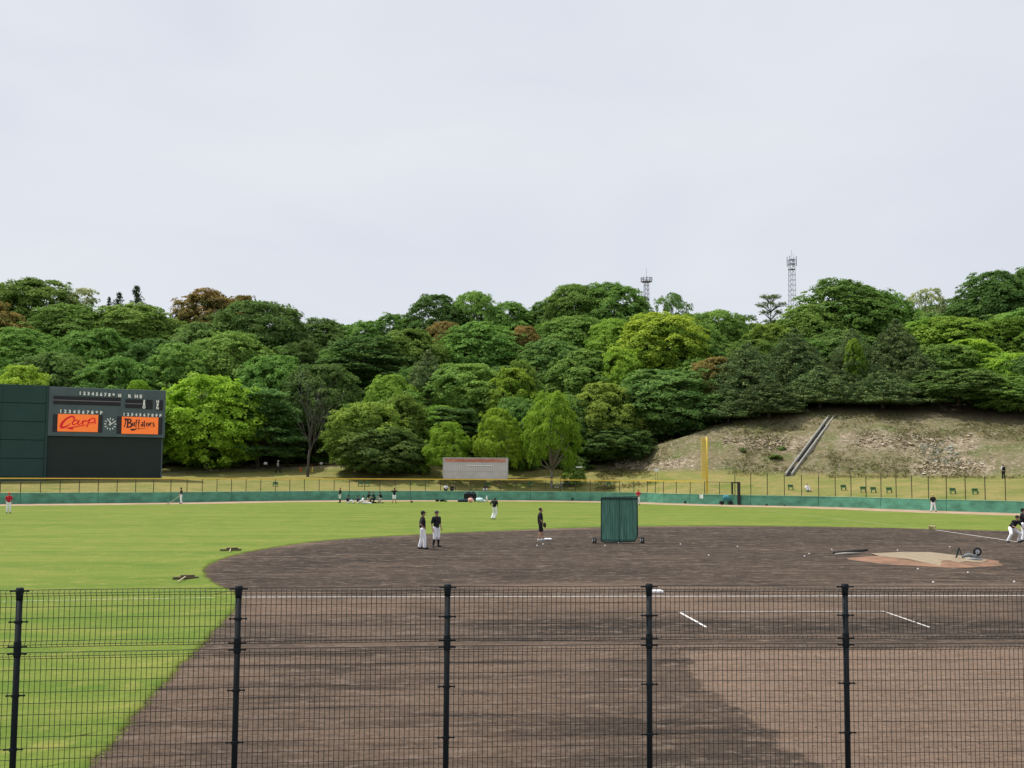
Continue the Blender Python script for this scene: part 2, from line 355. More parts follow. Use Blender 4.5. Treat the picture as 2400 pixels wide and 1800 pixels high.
# -- chalk lines (slightly raised sheets)
chalk = NT('chalk'); ch = chalk.mix(chalk.ramp(chalk.noise(7, detail=7, rough=.7), .34, .56), (.45, .38, .33), (.80, .78, .76)); chalk.out(ch)
chalkg = NT('worn_chalk'); chg = chalkg.mix(chalkg.ramp(chalkg.noise(6, detail=6), .35, .62), (.22, .27, .08), (.52, .55, .36)); chalkg.out(chg)
def line(name, a, b, w, m, z=.012):
    a = Vector((a[0], a[1], 0)); b = Vector((b[0], b[1], 0)); d = (b-a); L_ = d.length; d.normalize(); n = Vector((-d.y, d.x, 0)); k = max(2, int(L_/.8)); v = []; f = []
    for i in range(k+1):
        p = a+d*L_*i/k; ww = w/2*(1+.25*noise.noise(p*2.1)); o = n*.012*noise.noise(p*.9)
        v += [p+n*ww+o+UP*z, p-n*ww+o+UP*z]
    for i in range(k): f.append((2*i, 2*i+1, 2*i+3, 2*i+2))
    o = obj(name, pyd(name, v, f), m); me = o.data
    if me.polygons[0].normal.z < 0: me.flip_normals()
    return tag(o, kind='structure')
ex = G(516, 1290)
line('foul_line', G(2300, 1287), G(516, 1290.5), .09, chalk.m); line('foul_line', G(516, 1290.5), G(-60, 1301), .09, chalkg.m)
line('foul_line', G(2290, 1184), G(2020, 1145), .10, chalk.m); line('foul_line', G(2020, 1145), G(1528, 1089.5), .10, chalkg.m)
line('coach_box_line', G(1467, 1323), G(1907, 1321), .055, chalkg.m if 0 else chalk.m, .013); line('coach_box_line', G(1467, 1323), G(1526, 1356), .07, chalk.m, .016); line('coach_box_line', G(1907, 1321), G(2008, 1356), .05, chalk.m, .016)

# -- terrain beyond wall
cols = list(np.arange(-1500, 3400.1, 22)); Fs_rel = None
depth = [0, .5, 1, 2, 3, 4, 6, 8, 10, 12, 14, 16, 18, 20, 22]
t = NT('hill_ground'); gA = t.mix(t.ramp(t.noise(.3, detail=6), .3, .7), (.20, .215, .062), (.29, .25, .090)); gA = t.mix(t.ramp(t.noise(.16, (1, 1, 2), detail=7, rough=.65), .5, .68), gA, (.16, .19, .045))
gA = t.mix(t.math('MULTIPLY', t.ramp(t.noise(.9, (.6, .6, 2.), detail=6), .5, .7), .5), gA, (.36, .25, .12))
rockc = t.mix(t.ramp(t.noise(.5, detail=7, rough=.7), .35, .65), (.155, .145, .068), (.215, .180, .100)); rockc = t.mix(t.ramp(t.noise(.22, detail=7, rough=.65), .5, .66), rockc, (.125, .145, .048)); rockc = t.mix(t.ramp(t.noise(1.7, (1, 1, .6), detail=7, rough=.75), .5, .62), rockc, (.30, .255, .185))
pale = t.mix(t.ramp(t.noise(1.5, detail=8, rough=.8), .4, .62), (.17, .135, .085), (.44, .37, .27))
soil = t.mix(t.ramp(t.noise(.8, detail=6), .3, .7), (.045, .035, .022), (.075, .06, .035))
gc = t.mix(t.attr('slope'), gA, rockc); gc = t.mix(t.math('MULTIPLY', t.attr('scar'), t.ramp(t.noise(.8, detail=7, rough=.7), .34, .52)), gc, pale); gc = t.mix(t.attr('path'), gc, (.42, .36, .25)); gc = t.mix(t.attr('forest'), gc, soil)
gc = t.mix(t.ramp(t.noise(6, detail=8, rough=.8), .3, .7), t.mix(1., gc, (.72, .72, .72), 'MULTIPLY'), t.mix(1., gc, (1.18, 1.18, 1.18), 'MULTIPLY'))
t.out(gc, t.math('ADD', t.noise(3, detail=9, rough=.75), t.math('MULTIPLY', t.noise(.7, detail=6), 2.)), .75, .25)
hill_m = t.m
SCAR = [([(1350, 1000), (1500, 985), (1520, 1000), (1430, 1020), (1310, 1016)], 1), ([(1580, 945), (1690, 940), (1760, 945), (1740, 972), (1650, 975), (1580, 965)], 1),
        ([(1800, 935), (1900, 930), (2000, 938), (2110, 945), (2120, 965), (2080, 985), (2130, 1000), (2140, 1028), (1985, 1030), (1930, 1008), (2010, 990), (1900, 965), (1800, 960)], 1)]
pathpts = [(350, 1024), (420, 1018), (500, 1017), (600, 1011), (700, 1009)]
v = []; f = []; at = {'slope': [], 'scar': [], 'path': [], 'forest': []}
rows = None
for ci, px in enumerate(cols):
    w = wallF(px)+.25; bF = max(interp(px, CXs, BANKF), w+14); sF = max(interp(px, CXs, SLF), bF+8)
    Fl = [w]+list(np.linspace(w+.01, bF, 12))+list(np.linspace(bF, sF, 14))[1:]+list(np.linspace(sF, RIDGEF, 18))[1:]+[260, 300, 380, 520]
    rows = len(Fl)
    for k, F in enumerate(Fl):
        p = surf(px, F)
        if k == 0: p.z = -.5
        if k > 1: p.z += .25*noise.noise(p*.12)*(1 if k > 12 else .4)+(.45*noise.noise(p*.35)+.2*noise.noise(p*1.1) if 13 < k < 25 else 0)
        v.append(p)
        sfac = 0 if px < 1240 else min(1, (px-1240)/70)
        s_ = max(0, min(1, (F-bF)/.8+.2))*sfac
        # picture position of this point
        d = p-CAM; Fc = d.dot(FW); pyy = (900-( (d.dot(u0))/d.dot(fwd)*FPX )+ROLL*(px*S-1200))/S
        sc_ = 0
        for P, wgt in SCAR:
            if inside(px+14*noise.noise(p*.3), pyy+5*noise.noise(p*.3+Vector((5, 5, 5))), P): sc_ = wgt
        ph = 0
        if 300 < px < 760:
            yy = interp(px, [a for a, b in pathpts], [b for a, b in pathpts]); ph = max(0, 1-abs(pyy-yy)/3.0)
        fo = max(0, min(1, (F-sF+ (0 if px > 1240 else 6))/3))
        if 20 < 0: pass
        at['slope'].append(s_); at['scar'].append(sc_*s_); at['path'].append(min(1, ph*1.3)); at['forest'].append(fo)
for i in range(len(cols)-1):
    for k in range(rows-1):
        a = i*rows+k; f.append((a, a+rows, a+rows+1, a+1))
me = pyd('hillside', v, f, True)
for n_, vals in at.items():
    a = me.attributes.new(n_, 'FLOAT', 'POINT'); a.data.foreach_set('value', vals)
tag(obj('hillside', me, hill_m), kind='structure')

# ================================================================ TREES
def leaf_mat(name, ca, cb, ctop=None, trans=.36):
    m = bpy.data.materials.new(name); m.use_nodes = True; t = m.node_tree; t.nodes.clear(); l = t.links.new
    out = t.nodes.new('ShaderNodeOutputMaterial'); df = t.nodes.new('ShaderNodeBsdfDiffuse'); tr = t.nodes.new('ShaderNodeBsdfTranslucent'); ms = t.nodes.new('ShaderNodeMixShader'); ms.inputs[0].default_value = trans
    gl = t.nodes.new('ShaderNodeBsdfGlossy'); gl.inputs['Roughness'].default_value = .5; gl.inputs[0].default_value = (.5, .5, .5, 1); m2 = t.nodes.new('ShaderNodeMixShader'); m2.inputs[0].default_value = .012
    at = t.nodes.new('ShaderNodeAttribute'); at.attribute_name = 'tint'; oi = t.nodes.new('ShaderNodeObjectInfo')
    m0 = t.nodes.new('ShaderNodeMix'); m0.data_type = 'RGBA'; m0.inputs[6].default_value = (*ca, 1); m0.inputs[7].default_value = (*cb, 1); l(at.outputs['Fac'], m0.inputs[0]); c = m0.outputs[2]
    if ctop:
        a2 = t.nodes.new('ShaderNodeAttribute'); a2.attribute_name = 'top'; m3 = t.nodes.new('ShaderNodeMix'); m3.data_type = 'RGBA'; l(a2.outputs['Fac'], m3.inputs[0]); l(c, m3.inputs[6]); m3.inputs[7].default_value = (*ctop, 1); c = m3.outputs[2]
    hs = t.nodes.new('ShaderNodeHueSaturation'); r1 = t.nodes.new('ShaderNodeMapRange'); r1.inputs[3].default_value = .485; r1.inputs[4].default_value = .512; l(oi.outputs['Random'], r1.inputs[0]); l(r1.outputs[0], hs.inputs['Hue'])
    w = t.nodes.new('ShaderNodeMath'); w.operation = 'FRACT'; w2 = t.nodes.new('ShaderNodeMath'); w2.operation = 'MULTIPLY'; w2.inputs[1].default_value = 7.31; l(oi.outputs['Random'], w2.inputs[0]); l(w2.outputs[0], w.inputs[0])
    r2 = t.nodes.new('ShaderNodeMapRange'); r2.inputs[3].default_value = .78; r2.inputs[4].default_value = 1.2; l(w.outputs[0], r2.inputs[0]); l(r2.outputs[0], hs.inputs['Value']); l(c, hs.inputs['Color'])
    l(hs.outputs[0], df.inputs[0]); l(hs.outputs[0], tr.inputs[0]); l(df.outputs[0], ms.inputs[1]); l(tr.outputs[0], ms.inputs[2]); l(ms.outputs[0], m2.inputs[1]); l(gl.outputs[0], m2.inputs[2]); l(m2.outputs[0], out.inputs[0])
    MATS[name] = m; return m
LM = {
 'dark': leaf_mat('leaf_dark', (0.079, 0.162, 0.044), (0.191, 0.313, 0.077)),
 'mid': leaf_mat('leaf_mid', (0.104, 0.213, 0.044), (0.255, 0.412, 0.086)),
 'limey': leaf_mat('leaf_limey', (0.129, 0.252, 0.034), (0.274, 0.431, 0.063)),
 'lime': leaf_mat('leaf_lime', (0.175, 0.330, 0.030), (0.345, 0.540, 0.055), trans=.42),
 'layer': leaf_mat('leaf_layered', (0.078, 0.164, 0.049), (0.207, 0.336, 0.096)),
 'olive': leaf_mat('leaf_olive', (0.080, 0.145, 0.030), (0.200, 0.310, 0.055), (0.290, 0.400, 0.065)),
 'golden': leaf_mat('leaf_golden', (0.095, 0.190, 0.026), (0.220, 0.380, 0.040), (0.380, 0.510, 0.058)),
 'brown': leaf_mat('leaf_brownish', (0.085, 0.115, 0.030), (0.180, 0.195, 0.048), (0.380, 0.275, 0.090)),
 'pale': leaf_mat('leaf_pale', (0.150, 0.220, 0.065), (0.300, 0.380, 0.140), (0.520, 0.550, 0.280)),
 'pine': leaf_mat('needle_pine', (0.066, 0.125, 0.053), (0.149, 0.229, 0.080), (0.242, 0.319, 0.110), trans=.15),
 'cedar': leaf_mat('needle_cedar', (0.035, 0.060, 0.030), (0.070, 0.105, 0.045), trans=.1),
}
bark_m = mat('bark', (.085, .068, .052), .95, .35, 4, bump=.5, stretch=(1, 1, .3)); bark_l = mat('bark_pale', (.20, .175, .15), .95, .3, 4, bump=.4, stretch=(1, 1, .3))
def leaves_mesh(name, C, Nn, size, tint, top, asp=.62):
    """C centres (n,3), Nn normals; random in-plane rotation; one folded diamond (2 tris) each"""
    n = len(C); Nn = Nn/np.linalg.norm(Nn, axis=1, keepdims=True)
    r = RNG.normal(size=(n, 3)); a = np.cross(Nn, r); a /= np.linalg.norm(a, axis=1, keepdims=True)+1e-9; b = np.cross(Nn, a)
    s = size[:, None]
    V = np.stack([C-a*s, C-b*s*asp+Nn*s*.12, C+a*s, C+b*s*asp+Nn*s*.12], axis=1).reshape(-1, 3)
    me = bpy.data.meshes.new(name); me.vertices.add(4*n); me.vertices.foreach_set('co', V.astype(np.float32).ravel())
    me.loops.add(4*n); me.loops.foreach_set('vertex_index', np.arange(4*n, dtype=np.int32)); me.polygons.add(n)
    me.polygons.foreach_set('loop_start', np.arange(0, 4*n, 4, dtype=np.int32)); me.polygons.foreach_set('loop_total', np.full(n, 4, np.int32)); me.update(calc_edges=True)
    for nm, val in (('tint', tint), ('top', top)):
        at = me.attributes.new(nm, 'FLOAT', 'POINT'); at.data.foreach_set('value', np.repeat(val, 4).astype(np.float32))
    return me
def tufts(T, nper, rad, flat, lsize, upb, jit, seed, up_dir=.25):
    """T: list of (pos, dir, weight(tint), top) tufts -> leaf arrays"""
    n = len(T); P = np.array([t[0] for t in T]); Dv = np.array([t[1] for t in T]); ti = np.array([t[2] for t in T]); tp = np.array([t[3] for t in T])
    Pn = np.repeat(P, nper, 0); Dn = np.repeat(Dv, nper, 0); m = len(Pn)
    q = RNG.normal(size=(m, 3)); q /= np.linalg.norm(q, axis=1, keepdims=True); q *= (RNG.random((m, 1))**.45)
    Du = Dn+np.array([0, 0, up_dir]); Du /= np.linalg.norm(Du, axis=1, keepdims=True); q -= Du*(np.sum(q*Du, axis=1, keepdims=True))*(1-flat); rr = np.repeat(RNG.uniform(.7, 1.35, n), nper)[:, None]*rad
    C = Pn+q*rr; C[:, 2] -= (q[:, 0]**2+q[:, 1]**2)*rr[:, 0]*.22
    Nn = Dn*.8+q*.35+np.array([0, 0, upb])+RNG.normal(size=(m, 3))*jit
    return C, Nn, RNG.uniform(.7, 1.3, m)*lsize, np.clip(np.repeat(ti, nper)+RNG.normal(size=m)*.16, 0, 1), np.clip(np.repeat(tp, nper)+RNG.normal(size=m)*.2, 0, 1)
def unit(v): return v/(np.linalg.norm(v)+1e-9)
H0, W0 = 12., 11.
def proto(kind, seed, ragged=0.):
    """returns (crown mesh, trunk mesh); height H0, width W0"""
    global RNG
    RNG = np.random.default_rng(seed); T = []; lobes = []; tr = MB()
    if kind in ('broad', 'open', 'young', 'full'):
        zc = {'full': .48, 'young': .54}.get(kind, .58)*H0; nl = {'broad': 44, 'open': 24, 'young': 40, 'full': 54}[kind]
        for i in range(nl):
            for _ in range(30):
                d = unit(RNG.normal(size=3)); 
                if d[2] < (-.85 if kind == 'full' else -.6): continue
                tp_ = 1-.22*max(0, d[2])**2; zz = (H0-zc-1.0)*d[2] if d[2] > 0 else d[2]*(zc-.9 if kind == 'full' else H0*.36)
                rj = RNG.uniform(.84, 1.13); p = np.array([d[0]*W0*.36*tp_*rj, d[1]*W0*.36*tp_*rj, zc+zz*min(1.0, rj)])
                if all(np.linalg.norm(p-q) > 1.55 for q, _ in lobes): break
            lobes.append((p, RNG.uniform(.85, 2.0)*(.82 if kind in ('open', 'young') else 1)))
        lobes.append((np.array([RNG.normal()*.7, RNG.normal()*.7, H0-1.3]), 1.5))
        nt_ = {'broad': 26, 'open': 18, 'young': 24, 'full': 26}[kind]
        cen = np.array([0, 0, zc])
        for li, (p, r) in enumerate(lobes):
            lt = RNG.uniform(.25, .75); others = [(q, r2) for k2, (q, r2) in enumerate(lobes) if k2 != li and np.linalg.norm(q-p) < r+r2]
            done = 0
            for j in range(nt_*3):
                d = unit(RNG.normal(size=3)+unit(p-cen)*.6+np.array([0, 0, .3]))
                pos = p+d*np.array([1.1, 1.1, .92])*r*(RNG.uniform(.72, 1.10)+(RNG.uniform(.0, .52) if RNG.random() < .36 else 0))
                if any(np.linalg.norm((pos-q)/np.array([1.1, 1.1, .92])) < r2*.70 for q, r2 in others): continue
                pos[2] = min(pos[2], H0*.995); out = np.linalg.norm(pos-cen)/(W0*.5)
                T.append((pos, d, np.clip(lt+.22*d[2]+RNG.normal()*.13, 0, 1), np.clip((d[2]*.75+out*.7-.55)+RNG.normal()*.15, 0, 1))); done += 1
                if done >= nt_: break
        npr, rad, flat, ls = {'broad': (34, .64, .34, .15), 'open': (24, .52, .4, .15), 'young': (30, .52, .42, .14), 'full': (34, .60, .34, .15)}[kind]
        arr = tufts(T, npr, rad, flat, ls, .42, .5, seed, .95)
    elif kind == 'layer':
        for tier in range(12):
            z = H0*(.20+.068*tier); R = W0*.5*math.sin(math.pi*min(1, (.32+.66*(tier+1)/13)))**.75
            nb = 10 if tier < 9 else 6
            for b in range(nb):
                an = 2*math.pi*(b+RNG.random())/nb; rr_ = R*RNG.uniform(.5, 1.0); c = np.array([math.cos(an)*rr_*.72, math.sin(an)*rr_*.72, z+RNG.normal()*.35]); lt = RNG.uniform(.25, .8)
                lobes.append((c, 1.2))
                for j in range(17):
                    a2 = an+RNG.normal()*.8; e = RNG.random()**.5*2.0; pos = c+np.array([math.cos(a2)*e, math.sin(a2)*e, .15*RNG.normal()-.05*e*e])
                    T.append((pos, np.array([0, 0, 1.]), np.clip(lt+RNG.normal()*.12, 0, 1), RNG.random()*.3))
        for j in range(40): T.append((np.array([RNG.normal()*1.2, RNG.normal()*1.2, H0*.95+RNG.normal()*.2]), np.array([0, 0, 1.]), .6, .3))
        arr = tufts(T, 20, .62, .32, .15, .6, .4, seed, 1.)
    elif kind == 'pine':
        nb = 0
        for tier in range(14):
            f_ = tier/13; z = H0*(.16+.82*f_); R = W0*.5*(1-f_)**.62*RNG.uniform(.85, 1.08)+.35
            k = max(4, int(10*(1-f_)+4))
            for b in range(k):
                an = 2*math.pi*(b+RNG.random()*.8)/k+tier; rr_ = R*RNG.uniform(.72, 1.05); lt = RNG.uniform(.1, .9)
                m_ = max(3, int(rr_/.42))
                for j in range(m_):
                    e = rr_*(.3+.72*(j+.5)/m_); 
                    for q in range(2):
                        a2 = an+RNG.normal()*.16; pos = np.array([math.cos(a2)*e, math.sin(a2)*e, z-.10*e+.05*e*e*.5+RNG.normal()*.14])
                        T.append((pos, unit(np.array([math.cos(a2)*.5, math.sin(a2)*.5, 1.])), np.clip(lt+RNG.normal()*.15, 0, 1), 1.0 if (RNG.random() < .14) else RNG.random()*.25))
                if b % 2 == 0: tr.tube([(0, 0, z-.3), (math.cos(an)*rr_*.5, math.sin(an)*rr_*.5, z-.15*rr_*.5), (math.cos(an)*rr_*.9, math.sin(an)*rr_*.9, z-.05*rr_)], [.08, .05, .02], 4)
        C, Nn, sz, ti, tp = tufts(T, 15, .42, .75, .19, .1, .9, seed)
        arr = (C, Nn, sz, ti, tp)
    elif kind == 'cedar':
        for tier in range(20):
            f_ = tier/19; z = H0*(.08+.91*f_); R = 2.6*(1-f_)**.85+.12; k = max(3, int(9*(1-f_)+2))
            for b in range(k):
                an = 2*math.pi*(b+RNG.random())/k
                for j in range(4):
                    e = R*(.25+.8*j/3)*RNG.uniform(.8, 1.15); T.append((np.array([math.cos(an)*e, math.sin(an)*e, z-.28*e+RNG.normal()*.1]), unit(np.array([math.cos(an), math.sin(an), .5])), RNG.random(), 0))
        arr = tufts(T, 12, .36, .6, .17, .1, .8, seed)
    elif kind == 'umbrella':
        for z, R, k in ((H0*.96, 2.3, 12), (H0*.86, 3.4, 14), (H0*.76, 3.0, 9), (H0*.64, 2.6, 6)):
            for b in range(k):
                an = 2*math.pi*(b+RNG.random())/k; e = R*RNG.random()**.4
                for j in range(6):
                    T.append((np.array([math.cos(an)*e+RNG.normal()*.4, math.sin(an)*e+RNG.normal()*.4, z+RNG.normal()*.12]), np.array([0, 0, 1.]), RNG.random(), RNG.random()*.5))
                tr.tube([(0, 0, z-1.2), (math.cos(an)*e*.6, math.sin(an)*e*.6, z-.35), (math.cos(an)*e, math.sin(an)*e, z)], [.07, .05, .02], 4)
        arr = tufts(T, 20, .48, .28, .15, .5, .6, seed, 1.)
    elif kind == 'shrub':
        for i in range(90):
            d = unit(RNG.normal(size=3)); d[2] = abs(d[2]); T.append((d*np.array([W0*.45, W0*.45, H0*.85])*RNG.uniform(.55, 1)+np.array([0, 0, H0*.1]), d, RNG.random(), RNG.random()*.4))
        arr = tufts(T, 22, 1.5, .5, .5, .4, .6, seed)
    crown = leaves_mesh('crown', arr[0], arr[1], arr[2], arr[3], arr[4], .3 if kind in ('pine', 'cedar', 'umbrella') else .62)
    if kind in ('broad', 'open', 'young', 'full', 'layer'):
        lean = RNG.normal(size=2)*.25; fork = H0*(.24 if kind != 'young' else .2)
        tr.tube([(0, 0, -1.2), (0, 0, 0), (lean[0]*.4, lean[1]*.4, fork*.6), (lean[0], lean[1], fork)], [.34, .27, .21, .19], 8)
        for k_ in range(3): 
            an = RNG.uniform(0, 6.28)
        for p, r in lobes[::3 if kind != 'open' else 1]:
            mid = np.array([lean[0], lean[1], fork])*.45+p*.55+RNG.normal(size=3)*.25-np.array([0, 0, .3])
            tr.tube([(lean[0], lean[1], fork-.2), tuple(mid), tuple(p+RNG.normal(size=3)*.2)], [.12, .07, .025], 5)
        if kind != 'young': tr.tube([(lean[0], lean[1], fork), (lean[0]*1.5, lean[1]*1.5, H0*.5), (lean[0], lean[1]*2, H0*.85)], [.18, .11, .03], 6)
    elif kind != 'shrub':
        tr.tube([(0, 0, -1.2), (0, 0, 0), (.08, .05, H0*.5), (0, 0, H0*.97)], [.3, .24, .14, .03], 7)
    else: tr.tube([(0, 0, -.5), (0, 0, H0*.6)], [.3, .1], 5)
    return crown, pyd('trunk', tr.v, tr.f, True)
m_ = len(TURF_BLADES); RNG = np.random.default_rng(5); gb = leaves_mesh('grass_blades', TURF_BLADES, RNG.normal(size=(m_, 3))*np.array([.5, .5, .3])+np.array([0, 0, 1.]), RNG.uniform(.010, .030, m_), RNG.random(m_), RNG.random(m_)*.35, .5); gb.materials.append(leaf_mat('grass_blade', (.120, .190, .028), (.190, .245, .042), (.30, .28, .10)))
tag(obj('grass_blades', gb), 'short grass blades along the ragged turf edge beside the dirt', 'grass', kind='stuff')
PR = {'broad': [proto('broad', s) for s in (11, 12, 13, 14, 15)], 'open': [proto('open', s) for s in (21, 22)], 'young': [proto('young', s) for s in (31, 32, 33)], 'full': [proto('full', s) for s in (91, 92, 93)],
      'layer': [proto('layer', s) for s in (41, 42, 43)], 'pine': [proto('pine', s) for s in (51, 52, 53)], 'cedar': [proto('cedar', 61)], 'umbrella': [proto('umbrella', 71)], 'shrub': [proto('shrub', 81), proto('shrub', 82)]}
for lst in PR.values():
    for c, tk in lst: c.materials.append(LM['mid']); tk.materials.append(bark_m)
RT_ = random.Random(3)
TREE_NAME = {'pine': 'pine_tree', 'cedar': 'cedar_tree', 'umbrella': 'pine_tree', 'shrub': 'shrub'}
KIND = {'dark': 'broad', 'mid': 'broad', 'limey': 'broad', 'lime': 'young', 'layer': 'layer', 'olive': 'full', 'golden': 'full', 'brown': 'broad', 'pale': 'open', 'pine': 'pine', 'cedar': 'cedar', 'darkopen': 'open', 'umbrella': 'umbrella'}
def tree(px, pytop, wpx, F, look, label, group=None, base_z=None, bark=None, shp=None, n=None):
    top = D(px, pytop, F); gz = tz(px, F) if base_z is None else base_z
    H = max(3.0 if (shp or KIND[look]) != 'shrub' else .6, top.z-gz); wid = wpx*S/FPX*F
    kind = shp or KIND[look]
    if kind == 'broad' and RT_.random() < .8: kind = 'full'
    var = PR[kind]; pr = var[RT_.randrange(len(var)) if n is None else n]
    mk = {'darkopen': 'dark', 'umbrella': 'pine'}.get(look, look)
    cat = 'shrub' if kind == 'shrub' else 'tree'
    e = empty(TREE_NAME.get(kind, 'broadleaf_tree'), (top.x, top.y, gz), RT_.uniform(0, 6.28), label, cat, group)
    sx = wid/W0; 
    if kind == 'cedar': sx = wid/1.9
    if kind == 'umbrella': sx = wid/7.5
    # a tree much taller than its crown keeps a plausible crown: crown height at most 1.5 x its width
    sz = H/H0
    e.scale = (sx, sx, sz)
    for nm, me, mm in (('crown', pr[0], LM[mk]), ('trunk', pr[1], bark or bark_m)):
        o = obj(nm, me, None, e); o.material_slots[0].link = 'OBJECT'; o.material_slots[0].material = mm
    return e
